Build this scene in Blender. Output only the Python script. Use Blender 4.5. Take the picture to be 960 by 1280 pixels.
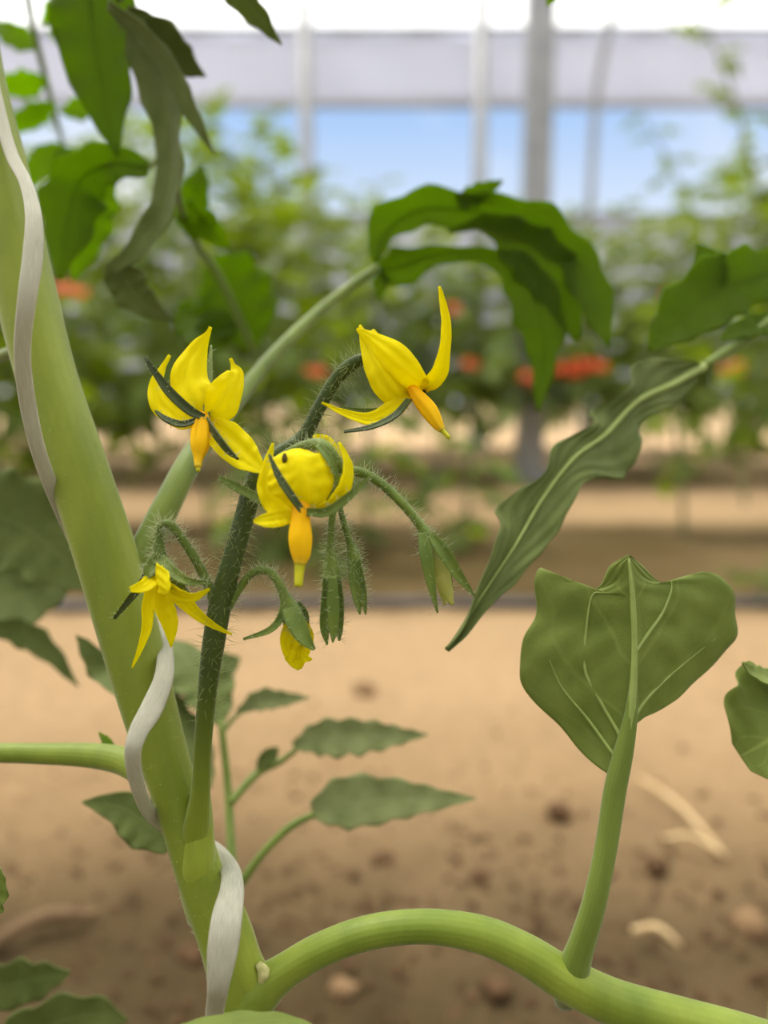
import bpy, math, random
import numpy as np
from mathutils import Vector, noise

for _o in list(bpy.data.objects):
    bpy.data.objects.remove(_o)
scene = bpy.context.scene
COL = scene.collection
random.seed(7)

# ------------------------------------------------------------------ camera
F = 1000.0                                  # focal length in pixels of the 960x1280 frame
CAM = Vector((0, 0, 0.45))
PITCH = math.atan(140 / F)
cam = bpy.data.cameras.new('camera')
cam.sensor_fit = 'VERTICAL'
cam.sensor_height = 36.0
cam.lens = 36.0 * F / 1280
cam.clip_start = 0.01
cam.clip_end = 200
cam.dof.use_dof = True
cam.dof.focus_distance = 0.180
cam.dof.aperture_fstop = cam.lens / 4.6       # a pupil 4.6 mm wide
cam.dof.aperture_blades = 0
camo = bpy.data.objects.new('camera', cam)
camo.location = CAM
camo.rotation_euler = (math.pi / 2 - PITCH, 0, 0)
COL.objects.link(camo)
scene.camera = camo

scene.view_settings.view_transform = 'Standard'
scene.view_settings.look = 'None'
scene.view_settings.gamma = 1
scene.view_settings.use_curve_mapping = False
scene.view_settings.exposure = 0.0
scene.cycles.use_denoising = True
scene.cycles.max_bounces = 8
scene.cycles.transparent_max_bounces = 16


def srgb(r, g, b):
    def f(c):
        c /= 255.0
        return c / 12.92 if c <= 0.04045 else ((c + 0.055) / 1.055) ** 2.4
    return (f(r), f(g), f(b), 1)


# ------------------------------------------------------------------ sky and sun
world = bpy.data.worlds.new('sky')
scene.world = world
world.use_nodes = True
wt = world.node_tree
wt.nodes.clear()


def nd(nt, typ, **kw):
    n = nt.nodes.new(typ)
    for k, v in kw.items():
        setattr(n, k, v)
    return n


_tc = nd(wt, 'ShaderNodeTexCoord')
_sep = nd(wt, 'ShaderNodeSeparateXYZ')
wt.links.new(_tc.outputs['Generated'], _sep.inputs[0])
_rmp = nd(wt, 'ShaderNodeValToRGB')
_rmp.color_ramp.elements[0].position = 0.19
_rmp.color_ramp.elements[0].color = srgb(220, 233, 251)
_rmp.color_ramp.elements[1].position = 0.36
_rmp.color_ramp.elements[1].color = srgb(146, 190, 244)
wt.links.new(_sep.outputs[2], _rmp.inputs[0])
_no = nd(wt, 'ShaderNodeTexNoise')
_no.inputs['Scale'].default_value = 3.0
_no.inputs['Detail'].default_value = 4
wt.links.new(_tc.outputs['Generated'], _no.inputs['Vector'])
_cr = nd(wt, 'ShaderNodeValToRGB')
_cr.color_ramp.elements[0].position = 0.52
_cr.color_ramp.elements[1].position = 0.75
wt.links.new(_no.outputs['Fac'], _cr.inputs[0])
_mx = nd(wt, 'ShaderNodeMixRGB')
_mx.inputs[2].default_value = (1, 1, 1, 1)
wt.links.new(_cr.outputs[0], _mx.inputs[0])
wt.links.new(_rmp.outputs[0], _mx.inputs[1])
_bg = nd(wt, 'ShaderNodeBackground')
_bg.inputs['Strength'].default_value = 1.05
wt.links.new(_mx.outputs[0], _bg.inputs[0])
_wo = nd(wt, 'ShaderNodeOutputWorld')
wt.links.new(_bg.outputs[0], _wo.inputs[0])

sun = bpy.data.lights.new('sun', 'SUN')
sun.energy = 10.0
sun.angle = math.radians(12)
sun.color = (1.0, 0.95, 0.86)
suno = bpy.data.objects.new('sun', sun)
suno.rotation_euler = (math.radians(-14), math.radians(-20), 0)
COL.objects.link(suno)

# ------------------------------------------------------------------ placing
RT = Vector((1, 0, 0))
UP = Vector((0, math.sin(PITCH), math.cos(PITCH)))
FW = Vector((0, math.cos(PITCH), -math.sin(PITCH)))


def P(x, y, d):
    return CAM + RT * ((x - 480) / F * d) + UP * ((640 - y) / F * d) + FW * d


def pts_of(lst, d=None):
    return [P(p[0], p[1], p[2] if len(p) > 2 else d) for p in lst]


# ------------------------------------------------------------------ objects
def tag(o, label=None, cat=None, group=None, kind=None):
    if label: o['label'] = label
    if cat: o['category'] = cat
    if group: o['group'] = group
    if kind: o['kind'] = kind
    return o


def empty(name, loc):
    o = bpy.data.objects.new(name, None)
    o.location = loc
    o.empty_display_size = 0.02
    COL.objects.link(o)
    return o


def mesh_obj(name, verts, faces, mat, parent=None, uvs=None, smooth=True):
    """verts in world coordinates; the object's origin is moved to the first vertices' middle"""
    v = np.asarray(verts, dtype=float)
    me = bpy.data.meshes.new(name)
    origin = v.mean(axis=0)
    me.from_pydata((v - origin).tolist(), [], faces)
    if uvs is not None:
        ul = me.uv_layers.new(name='UVMap')
        li = np.empty(len(me.loops), dtype=np.int32)
        me.loops.foreach_get('vertex_index', li)
        ul.data.foreach_set('uv', np.asarray(uvs, dtype=np.float32)[li].ravel())
    if smooth:
        me.polygons.foreach_set('use_smooth', [True] * len(me.polygons))
    me.materials.append(mat)
    o = bpy.data.objects.new(name, me)
    COL.objects.link(o)
    off = Vector(origin)
    if parent is not None:
        o.parent = parent
        base = Vector((0, 0, 0))
        p = parent
        while p is not None:
            base += p.location
            p = p.parent
        off = off - base
    o.location = off
    return o


def spline(pts, n):
    """Catmull-Rom through pts (rows of any width), n samples"""
    a = np.asarray([list(p) for p in pts], dtype=float)
    if len(a) == 2:
        t = np.linspace(0, 1, n)[:, None]
        return a[0] * (1 - t) + a[1] * t
    e = np.vstack([2 * a[0] - a[1], a, 2 * a[-1] - a[-2]])
    k = len(a) - 1
    out = []
    for i in range(n):
        u = i / (n - 1) * k
        j = min(int(u), k - 1)
        t = u - j
        p0, p1, p2, p3 = e[j], e[j + 1], e[j + 2], e[j + 3]
        out.append(0.5 * (2 * p1 + (p2 - p0) * t + (2 * p0 - 5 * p1 + 4 * p2 - p3) * t * t + (3 * p1 - p0 - 3 * p2 + p3) * t ** 3))
    return np.array(out)


def lin(vals, n):
    return np.interp(np.linspace(0, 1, n), np.linspace(0, 1, len(vals)), vals)


def smooth_vals(vals, n):
    return spline([[v] for v in vals], n)[:, 0]


def unit(a):
    return a / np.maximum(np.linalg.norm(a, axis=-1, keepdims=True), 1e-9)


def frames(c):
    t = unit(np.gradient(c, axis=0))
    ref = np.array([0.0, 1.0, 0.0]) if abs(t[0][1]) < 0.9 else np.array([1.0, 0, 0])
    n = ref - t[0] * ref.dot(t[0]); n /= np.linalg.norm(n)
    ns = [n]
    for i in range(1, len(c)):
        n = n - t[i] * n.dot(t[i]); n = n / np.linalg.norm(n); ns.append(n)
    ns = np.array(ns)
    return t, ns, np.cross(t, ns)


def tube_data(pts, radii, n=24, segs=10, ridge=0.0, nr=5, base=0, flat=1.0):
    c = spline(pts, n)
    r = smooth_vals(radii, n)
    r = np.maximum(r, 1e-5)
    t, a, b = frames(c)
    ang = np.linspace(0, 2 * math.pi, segs, endpoint=False)
    V = []; UV = []
    for i in range(n):
        rr = r[i] * (1 + ridge * np.cos(nr * ang))
        V.append(c[i] + rr[:, None] * (np.cos(ang)[:, None] * a[i] + flat * np.sin(ang)[:, None] * b[i]))
        UV.append(np.stack([np.full(segs, i / (n - 1)), ang / (2 * math.pi)], 1))
    V = np.vstack(V + [c[:1], c[-1:]]); UV = np.vstack(UV + [[[0, 0]], [[1, 0]]])
    Fc = []
    for i in range(n - 1):
        for j in range(segs):
            k = (j + 1) % segs
            Fc.append((base + i * segs + j, base + i * segs + k, base + (i + 1) * segs + k, base + (i + 1) * segs + j))
    c0 = base + n * segs; c1 = c0 + 1
    for j in range(segs):
        k = (j + 1) % segs
        Fc.append((c0, base + k, base + j)); Fc.append((c1, base + (n - 1) * segs + j, base + (n - 1) * segs + k))
    return V, Fc, UV


def merge(parts):
    V = []; Fc = []; UV = []; b = 0
    for v, f, u in parts:
        V.append(np.asarray(v)); UV.append(np.asarray(u))
        Fc += [tuple(i + b for i in q) for q in f]
        b += len(v)
    return np.vstack(V), Fc, np.vstack(UV)


def tube(name, pts, radii, mat, parent, **kw):
    v, f, u = tube_data(pts, radii, **kw)
    return mesh_obj(name, v, f, mat, parent, u)


def px(w, d):                 # pixels at a depth to metres
    return w * d / F


def tubepx(name, lst, mat, parent, **kw):
    """lst of (x, y, depth, radius px)"""
    return tube(name, [P(a, b, c) for a, b, c, r in lst], [px(r, c) for a, b, c, r in lst], mat, parent, **kw)


def hairs(pts, radii, count, length, seed, parent, mat, rad=0.00006, t0=0.0, t1=1.0, droop=0.3, name='hair'):
    rs = np.random.RandomState(seed)
    n = 80
    c = spline(pts, n); r = smooth_vals(radii, n)
    t, a, b = frames(c)
    V = []; Fc = []; UV = []
    for k in range(count):
        u = (t0 + (t1 - t0) * rs.rand()) * (n - 1); i = int(u)
        ang = rs.rand() * 2 * math.pi
        o = math.cos(ang) * a[i] + math.sin(ang) * b[i]
        d = o + t[i] * rs.normal(0, 0.35) + rs.normal(0, 0.18, 3)
        d /= np.linalg.norm(d)
        L = length * (0.45 + 0.75 * rs.rand())
        bend = rs.normal(0, droop, 3) * L * 0.5
        p0 = c[i] + o * r[i] * 0.92
        p1 = p0 + d * L * 0.55 + bend * 0.25
        p2 = p0 + d * L + bend
        s = unit(np.cross(d, rs.normal(0, 1, 3))); s2 = np.cross(d, s)
        base = len(V)
        for p, q in ((p0, 1.3), (p1, 0.9)):
            for m in range(3):
                an = m * 2.0944
                V.append(p + (math.cos(an) * s + math.sin(an) * s2) * rad * q)
        V.append(p2)
        for m in range(3):
            mm = (m + 1) % 3
            Fc.append((base + m, base + mm, base + 3 + mm, base + 3 + m))
            Fc.append((base + 3 + m, base + 3 + mm, base + 6))
    V = np.array(V)
    o = mesh_obj(name, V, Fc, mat, parent)
    o['kind'] = 'stuff'
    return o


def sheet_point(grid, t, s):
    G, nrm = grid
    n, k, _ = G.shape
    i = min(t * (n - 1), n - 1.001); j = min((s + 1) / 2 * (k - 1), k - 1.001)
    a, b = int(i), int(j); u, w = i - a, j - b
    p = G[a, b] * (1 - u) * (1 - w) + G[a + 1, b] * u * (1 - w) + G[a, b + 1] * (1 - u) * w + G[a + 1, b + 1] * u * w
    nn = nrm[a]
    if nn.dot(np.array(CAM) - p) < 0: nn = -nn
    return p + nn * .00034


GRID = [None]


def sheet_data(L, M, R, n=40, m=9, cup=0.0, ripple=0.0, rfreq=5, teeth=0.0, tfreq=9, seed=0, thick=0.0004, crinkle=0.0, pleat=0.0, npl=3.0):
    """leaf or petal spanned between left edge, midrib and right edge; closed with a real thickness"""
    L = spline(L, n); M = spline(M, n); R = spline(R, n)
    rs = np.random.RandomState(seed)
    ph = rs.rand(6) * 6.28
    tt = np.linspace(0, 1, n)
    nrm = unit(np.cross(R - L + 1e-7, np.gradient(M, axis=0)))
    for i in range(1, n):
        if nrm[i].dot(nrm[i - 1]) < 0: nrm[i] *= -1
    k = 2 * m + 1
    S = np.linspace(-1, 1, k)
    G = np.zeros((n, k, 3)); UV = np.zeros((n, k, 2))
    for j, s in enumerate(S):
        E = L if s < 0 else R
        w = np.linalg.norm(E - M, axis=1)
        a = abs(s)
        te = 1 + teeth * (np.abs(np.mod(tt * tfreq + ph[0] + (0.37 if s < 0 else 0), 1) - 0.5) * 2 - 0.5) * a ** 3
        p = M + (E - M) * (a * te)[:, None]
        rip = ripple * np.sin(tt * rfreq * 6.28 + ph[1] + (1.7 if s < 0 else 0)) * a ** 2
        p = p + nrm * ((cup * a ** 1.6 + rip) * w)[:, None]
        if pleat:
            p = p + nrm * (pleat * w * np.cos(a * npl * 3.1416) * np.sin(np.pi * np.clip(tt, 0, 1)) )[:, None]
        if crinkle:
            q = crinkle * np.sin(tt * 43 + 9 * a + ph[2]) * np.sin(a * 7 + ph[3] + 5 * tt) * min(1, a * 3)
            p = p + nrm * q[:, None]
        G[:, j] = p
        UV[:, j, 0] = tt; UV[:, j, 1] = 0.5 + 0.5 * s
    GRID[0] = (G, nrm)
    top = (G + nrm[:, None] * thick / 2).reshape(-1, 3)
    bot = (G - nrm[:, None] * thick / 2).reshape(-1, 3)
    V = np.vstack([top, bot]); U = np.vstack([UV.reshape(-1, 2)] * 2)
    N = n * k
    Fc = []
    for i in range(n - 1):
        for j in range(k - 1):
            a = i * k + j
            Fc.append((a, a + 1, a + k + 1, a + k)); Fc.append((N + a, N + a + k, N + a + k + 1, N + a + 1))
        for j in (0, k - 1):
            a = i * k + j
            q = (a, a + k, N + a + k, N + a)
            Fc.append(q if j == 0 else q[::-1])
    for i in (0, n - 1):
        for j in range(k - 1):
            a = i * k + j
            q = (a, N + a, N + a + 1, a + 1)
            Fc.append(q if i == 0 else q[::-1])
    return V, Fc, U


def blade_edges(mid, wl, wr, roll=0.0):
    """mid: world points; widths in metres to the left / right; roll turns the blade about its midrib (list or number)"""
    n = max(len(mid) * 5, 16)
    c = spline(mid, n)
    t = unit(np.gradient(c, axis=0))
    view = unit(c - np.array(CAM))
    side = unit(np.cross(view, t))
    nrm = np.cross(t, side)
    ro = np.radians(lin(roll if isinstance(roll, (list, tuple)) else [roll, roll], n))[:, None]
    sd = side * np.cos(ro) + nrm * np.sin(ro)
    a = np.maximum(smooth_vals(wl, n), 0)[:, None]; b = np.maximum(smooth_vals(wr, n), 0)[:, None]
    return c - sd * a, c, c + sd * b


def blade(name, lst, wl, mat, parent, wr=None, roll=0.0, d=None, **kw):
    """lst of pixel points (x, y[, depth]); widths in pixels at the first depth"""
    pts = pts_of(lst, d)
    d0 = lst[0][2] if len(lst[0]) > 2 else d
    wl = [px(w, d0) for w in wl]
    wr = wl if wr is None else [px(w, d0) for w in wr]
    L, M, R = blade_edges(pts, wl, wr, roll)
    v, f, u = sheet_data(L, M, R, **kw)
    return mesh_obj(name, v, f, mat, parent, u)


# ------------------------------------------------------------------ materials
class NT:
    def __init__(self, name):
        self.m = bpy.data.materials.new(name); self.m.use_nodes = True
        self.t = self.m.node_tree; self.t.nodes.clear()
        self.out = self.n('ShaderNodeOutputMaterial')

    def n(self, typ, **kw):
        return nd(self.t, typ, **kw)

    def l(self, a, b):
        self.t.links.new(a, b)

    def math(self, op, a, b=None, c=None, clamp=False):
        q = self.n('ShaderNodeMath', operation=op); q.use_clamp = clamp
        for i, v in enumerate((a, b, c)):
            if v is None: continue
            if isinstance(v, (int, float)): q.inputs[i].default_value = v
            else: self.l(v, q.inputs[i])
        return q.outputs[0]

    def mix(self, fac, a, b):
        q = self.n('ShaderNodeMixRGB')
        for i, v in enumerate((fac, a, b)):
            if isinstance(v, (int, float)): q.inputs[i].default_value = v
            elif isinstance(v, tuple): q.inputs[i].default_value = v
            else: self.l(v, q.inputs[i])
        return q.outputs[0]

    def noise(self, scale, detail=3, vec=None, rough=0.5):
        q = self.n('ShaderNodeTexNoise')
        q.inputs['Scale'].default_value = scale; q.inputs['Detail'].default_value = detail
        q.inputs['Roughness'].default_value = rough
        if vec is not None: self.l(vec, q.inputs['Vector'])
        return q.outputs['Fac']

    def ramp(self, fac, stops):
        q = self.n('ShaderNodeValToRGB'); e = q.color_ramp.elements
        e[0].position, e[0].color = stops[0]; e[1].position, e[1].color = stops[-1]
        for p, c in stops[1:-1]:
            x = e.new(p); x.color = c
        self.l(fac, q.inputs[0])
        return q.outputs[0]

    def bump(self, h, strength, dist):
        q = self.n('ShaderNodeBump'); q.inputs['Strength'].default_value = strength; q.inputs['Distance'].default_value = dist
        self.l(h, q.inputs['Height'])
        return q.outputs[0]

    def finish(self, color, rough=0.5, trans=0.0, tcolor=None, normal=None, spec=0.4, sheen=0.0, metal=0.0, sss=0.0):
        b = self.n('ShaderNodeBsdfPrincipled')
        if isinstance(color, tuple): b.inputs['Base Color'].default_value = color
        else: self.l(color, b.inputs['Base Color'])
        if isinstance(rough, (int, float)): b.inputs['Roughness'].default_value = rough
        else: self.l(rough, b.inputs['Roughness'])
        b.inputs['Specular IOR Level'].default_value = spec
        b.inputs['Metallic'].default_value = metal
        b.inputs['Sheen Weight'].default_value = sheen
        b.inputs['Sheen Roughness'].default_value = 0.4
        if sss:
            b.inputs['Subsurface Weight'].default_value = sss
            b.inputs['Subsurface Radius'].default_value = (0.8, 1.0, 0.3)
            b.inputs['Subsurface Scale'].default_value = 0.003
        if normal is not None: self.l(normal, b.inputs['Normal'])
        s = b.outputs[0]
        if trans:
            t = self.n('ShaderNodeBsdfTranslucent')
            tc = tcolor if tcolor is not None else color
            if isinstance(tc, tuple): t.inputs[0].default_value = tc
            else: self.l(tc, t.inputs[0])
            mx = self.n('ShaderNodeMixShader'); mx.inputs[0].default_value = trans
            self.l(s, mx.inputs[1]); self.l(t.outputs[0], mx.inputs[2]); s = mx.outputs[0]
        self.l(s, self.out.inputs[0])
        return self.m


def leaf_material(name, dark, light, vein, tcol, trans=0.35, nveins=7.0, slant=0.22, rough=0.55, sheen=0.25, vary=0.0):
    k = NT(name)
    uv = k.n('ShaderNodeUVMap'); sp = k.n('ShaderNodeSeparateXYZ'); k.l(uv.outputs[0], sp.inputs[0])
    u, v = sp.outputs[0], sp.outputs[1]
    av = k.math('ABSOLUTE', k.math('MULTIPLY_ADD', v, 2.0, -1.0))
    geo = k.n('ShaderNodeTexCoord')
    wob = k.noise(60, 2, geo.outputs['Object'])
    ph = k.math('FRACT', k.math('ADD', k.math('MULTIPLY', k.math('SUBTRACT', u, k.math('MULTIPLY', av, slant)), nveins), k.math('MULTIPLY', wob, 0.5)))
    dist = k.math('ABSOLUTE', k.math('SUBTRACT', ph, 0.5))
    side = k.math('SUBTRACT', 1.0, k.math('DIVIDE', dist, 0.075), clamp=True)
    side = k.math('MULTIPLY', side, k.math('SUBTRACT', 1.0, k.math('MULTIPLY', av, 0.75)))
    midv = k.math('SUBTRACT', 1.0, k.math('DIVIDE', av, 0.06), clamp=True)
    veins = k.math('MAXIMUM', k.math('MULTIPLY', side, 0.6), midv, clamp=True)
    vor = k.n('ShaderNodeTexVoronoi', feature='DISTANCE_TO_EDGE'); vor.inputs['Scale'].default_value = 900
    k.l(geo.outputs['Object'], vor.inputs['Vector'])
    net = k.math('MINIMUM', vor.outputs['Distance'], 0.12)
    n1 = k.noise(120, 4, geo.outputs['Object'])
    c = k.ramp(n1, [(0.3, dark), (0.7, light)])
    if vary:
        oi = k.n('ShaderNodeObjectInfo')
        hs = k.n('ShaderNodeHueSaturation')
        k.l(k.math('MULTIPLY_ADD', oi.outputs['Random'], vary, 1 - vary / 2), hs.inputs['Value'])
        k.l(c, hs.inputs['Color']); c = hs.outputs[0]
    c = k.mix(k.math('MULTIPLY', veins, 0.6), c, vein)
    h = k.math('ADD', k.math('MULTIPLY', veins, -0.5), k.math('MULTIPLY', net, 1.5))
    nb = k.bump(h, 0.35, 0.0004)
    return k.finish(c, rough, trans, tcol, nb, 0.2, sheen)


M_leaf = leaf_material('leaf_green', srgb(84, 100, 36), srgb(108, 124, 50), srgb(134, 148, 70), srgb(140, 160, 10), 0.32, sheen=.1)
M_leaf_grey = leaf_material('leaf_grey_green', srgb(90, 104, 48), srgb(114, 126, 66), srgb(134, 146, 84), srgb(126, 142, 30), 0.2, sheen=.12)
M_leaf_lit = leaf_material('leaf_lit', srgb(116, 126, 76), srgb(142, 150, 98), srgb(150, 160, 110), srgb(140, 155, 60), 0.15, sheen=.1)  # lighter leaf copy: the light on upward faces is put into its colour
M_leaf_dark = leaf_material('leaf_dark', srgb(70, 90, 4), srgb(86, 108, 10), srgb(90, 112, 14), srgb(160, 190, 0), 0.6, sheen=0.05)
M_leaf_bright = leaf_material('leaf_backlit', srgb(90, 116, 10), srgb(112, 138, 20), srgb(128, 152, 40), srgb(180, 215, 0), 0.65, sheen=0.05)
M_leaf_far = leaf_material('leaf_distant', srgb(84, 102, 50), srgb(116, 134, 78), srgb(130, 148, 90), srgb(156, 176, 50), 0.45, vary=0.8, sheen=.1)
M_leaf_row = leaf_material('leaf_of_row', srgb(70, 88, 32), srgb(98, 114, 52), srgb(112, 130, 66), srgb(144, 168, 10), 0.45, vary=0.8, sheen=.1)


def stem_material(name, a, b, tcol=None, scale=90, rough=0.5, sheen=0.3, sss=0.0, root=None):
    k = NT(name)
    g = k.n('ShaderNodeTexCoord')
    mp = k.n('ShaderNodeMapping'); mp.inputs['Scale'].default_value = (1, 1, 0.22)
    k.l(g.outputs['Object'], mp.inputs[0])
    n1 = k.noise(scale, 4, mp.outputs[0]); n2 = k.noise(900, 2, g.outputs['Object'])
    c = k.ramp(n1, [(0.35, a), (0.68, b)])
    uv = k.n('ShaderNodeUVMap'); sp = k.n('ShaderNodeSeparateXYZ'); k.l(uv.outputs[0], sp.inputs[0])
    if root: c = k.mix(k.ramp(sp.outputs[0], [(0.07, (1, 1, 1, 1)), (0.27, (0, 0, 0, 1))]), c, root)
    st = k.math('SINE', k.math('MULTIPLY', sp.outputs[1], 120))
    h = k.math('ADD', n2, k.math('MULTIPLY', st, 0.25))
    return k.finish(c, rough, 0, None, k.bump(h, 0.25, 0.0002), 0.35, sheen, 0, sss)


M_stem = stem_material('stem_green', srgb(114, 130, 28), srgb(144, 158, 48), scale=60, sss=0.08)
M_branch = stem_material('branch_green', srgb(104, 124, 28), srgb(134, 150, 46), scale=60, sss=0.08)
M_petiole = stem_material('petiole_green', srgb(92, 112, 32), srgb(118, 136, 52))
M_stalk = stem_material('stalk_green', srgb(52, 68, 8), srgb(70, 88, 18), scale=120, sheen=0.25, root=srgb(124, 140, 34))
M_stalk_base = None
M_pedicel = stem_material('pedicel_green', srgb(84, 104, 26), srgb(110, 130, 46), scale=150)
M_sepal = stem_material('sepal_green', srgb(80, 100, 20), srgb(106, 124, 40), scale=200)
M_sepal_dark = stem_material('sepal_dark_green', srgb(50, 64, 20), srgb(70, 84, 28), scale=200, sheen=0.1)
M_bud = stem_material('bud_green', srgb(86, 108, 28), srgb(114, 134, 48), scale=200)
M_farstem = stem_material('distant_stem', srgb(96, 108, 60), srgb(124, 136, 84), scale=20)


def petal_material(name, base, mid, tip, tcol):
    k = NT(name)
    uv = k.n('ShaderNodeUVMap'); sp = k.n('ShaderNodeSeparateXYZ'); k.l(uv.outputs[0], sp.inputs[0])
    c = k.ramp(sp.outputs[0], [(0.0, base), (0.22, mid), (1.0, tip)])
    mp = k.n('ShaderNodeMapping'); mp.inputs['Scale'].default_value = (1.5, 16, 1)
    k.l(uv.outputs[0], mp.inputs[0])
    st = k.noise(1.6, 3, mp.outputs[0])
    c2 = k.mix(k.math('MULTIPLY', st, 0.22), c, srgb(238, 206, 0))
    return k.finish(c2, 0.45, 0.52, tcol, k.bump(st, 0.4, 0.0006), 0.12, 0.0)


M_petal = petal_material('petal_yellow', srgb(226, 206, 0), srgb(252, 238, 0), srgb(252, 244, 8), srgb(255, 246, 0))
M_petal_pale = petal_material('petal_tip_yellow', srgb(236, 206, 20), srgb(252, 230, 50), srgb(250, 240, 110), srgb(255, 232, 30))


def plain(name, c1, c2, scale=200, rough=0.5, trans=0, tcol=None, bump=0.1, bd=0.0003, sss=0, spec=0.4, metal=0):
    k = NT(name); g = k.n('ShaderNodeTexCoord')
    n1 = k.noise(scale, 4, g.outputs['Object'])
    return k.finish(k.ramp(n1, [(0.3, c1), (0.7, c2)]), rough, trans, tcol, k.bump(n1, bump, bd), spec, 0, metal, sss)


k = NT('anther_orange')
_uv = k.n('ShaderNodeUVMap'); _sp = k.n('ShaderNodeSeparateXYZ'); k.l(_uv.outputs[0], _sp.inputs[0])
_c = k.ramp(_sp.outputs[0], [(0.0, srgb(244, 176, 0)), (0.5, srgb(255, 206, 0)), (0.85, srgb(246, 200, 20)), (1.0, srgb(232, 204, 60))])
_g = k.n('ShaderNodeTexCoord')
M_anther = k.finish(_c, 0.6, 0.2, srgb(255, 190, 0), k.bump(k.noise(500, 3, _g.outputs['Object']), 0.2, 0.0003), 0.15, 0.0)
M_style = plain('style_yellow_green', srgb(196, 200, 20), srgb(226, 220, 40), 400, 0.4, 0.2, srgb(220, 220, 20))
M_hole = plain('brown_bite', srgb(58, 52, 10), srgb(92, 76, 16), 900, 0.8)
M_hair = plain('pale_hair', srgb(146, 160, 86), srgb(176, 186, 116), 50, 0.4, 0.45, srgb(230, 235, 200))
M_hair_pale = plain('silvery_hair', srgb(196, 202, 160), srgb(220, 224, 190), 50, 0.4, 0.45, srgb(225, 230, 190))
M_fuzz = plain('stem_fuzz', srgb(176, 192, 128), srgb(200, 210, 160), 50, 0.4, 0.45, srgb(210, 220, 160))
M_budpetal = plain('bud_petal', srgb(176, 180, 84), srgb(200, 200, 110), 300, 0.5, 0.3, srgb(210, 210, 90))
M_twine = None
k = NT('white_twine')
_g = k.n('ShaderNodeUVMap')
_mp = k.n('ShaderNodeMapping'); _mp.inputs['Scale'].default_value = (6, 26, 1); k.l(_g.outputs[0], _mp.inputs[0])
_n = k.noise(2.0, 4, _mp.outputs[0])
M_twine = k.finish(k.ramp(_n, [(0.3, srgb(176, 178, 150)), (0.7, srgb(232, 228, 210))]), 0.45, 0.25, srgb(220, 216, 190), k.bump(_n, 0.6, 0.0006), 0.4)
M_hose = plain('black_hose', srgb(70, 68, 70), srgb(96, 92, 92), 30, 0.4)
M_steel = plain('galvanised_steel', srgb(128, 130, 132), srgb(150, 150, 150), 8, 0.45, metal=0.3, bump=0.05)
M_fruit = plain('red_tomato_skin', srgb(222, 84, 40), srgb(234, 108, 62), 12, 0.3, spec=0.5)
M_calyx = plain('fruit_calyx', srgb(80, 110, 50), srgb(100, 130, 60), 60, 0.6)
M_clod = plain('soil_clod', srgb(112, 88, 62), srgb(150, 122, 90), 90, 0.95, bump=0.8, bd=0.003, spec=0.1)
M_clod_dark = plain('dark_clod', srgb(78, 58, 40), srgb(106, 82, 58), 90, 0.95, bump=0.8, bd=0.003, spec=0.1)
M_straw = plain('dry_straw', srgb(196, 166, 116), srgb(222, 194, 146), 60, 0.7)
M_twig = plain('brown_twig', srgb(98, 76, 50), srgb(130, 104, 72), 60, 0.8)

# soil: pale dry paths between darker planted beds
k = NT('soil')
_g = k.n('ShaderNodeTexCoord'); _sp = k.n('ShaderNodeSeparateXYZ'); k.l(_g.outputs['Object'], _sp.inputs[0])
_wob = k.noise(3.0, 5, _g.outputs['Object'], 0.6)
_big = k.noise(1.1, 3, _g.outputs['Object'])
_fine = k.noise(38, 6, _g.outputs['Object'], 0.65)
_sp0 = k.math('ADD', _sp.outputs[1], k.math('MULTIPLY_ADD', _wob, 0.34, -0.17))
_sy = k.math('DIVIDE', _sp0, 10.0)
DRY = srgb(168, 140, 104); DRY2 = srgb(146, 120, 86); BED = srgb(86, 72, 42); BED2 = srgb(72, 60, 38)
_c = k.ramp(_sy, [(0.0, BED2), (0.060, BED2), (0.090, DRY2), (0.12, DRY), (0.160, DRY), (0.172, BED), (0.28, BED),
                  (0.305, DRY), (0.40, DRY), (0.425, BED), (0.55, BED2), (0.58, DRY), (0.62, DRY), (0.64, BED), (0.74, BED), (0.78, DRY), (1.0, DRY)])
_c = k.mix(k.ramp(_fine, [(0.42, (0, 0, 0, 1)), (0.72, (0.35, 0.35, 0.35, 1))]), _c, srgb(92, 72, 48))
_c = k.mix(k.ramp(_big, [(0.45, (0, 0, 0, 1)), (0.8, (0.35, 0.35, 0.35, 1))]), _c, srgb(186, 156, 118))
M_soil = k.finish(_c, 0.95, 0, None, k.bump(_fine, 0.7, 0.012), 0.1)


def film_material(name, c, clear, trans):
    k = NT(name)
    b = k.n('ShaderNodeBsdfDiffuse'); b.inputs[0].default_value = c
    t = k.n('ShaderNodeBsdfTranslucent'); t.inputs[0].default_value = c
    m1 = k.n('ShaderNodeMixShader'); m1.inputs[0].default_value = trans
    k.l(b.outputs[0], m1.inputs[1]); k.l(t.outputs[0], m1.inputs[2])
    g = k.n('ShaderNodeTexCoord'); n1 = k.noise(1.5, 4, g.outputs['Object'])
    nb = k.bump(n1, 0.5, 0.1); k.l(nb, b.inputs['Normal'])
    tr = k.n('ShaderNodeBsdfTransparent')
    m2 = k.n('ShaderNodeMixShader'); m2.inputs[0].default_value = 1 - clear
    k.l(tr.outputs[0], m2.inputs[1]); k.l(m1.outputs[0], m2.inputs[2])
    k.l(m2.outputs[0], k.out.inputs[0])
    return k.m


M_wall = film_material('wall_film', srgb(212, 214, 226), 0.0, 0.35)
M_roof = film_material('roof_film', srgb(252, 247, 238), 0.22, 0.8)
M_side = film_material('side_film', srgb(250, 244, 232), 0.1, 0.75)

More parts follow.
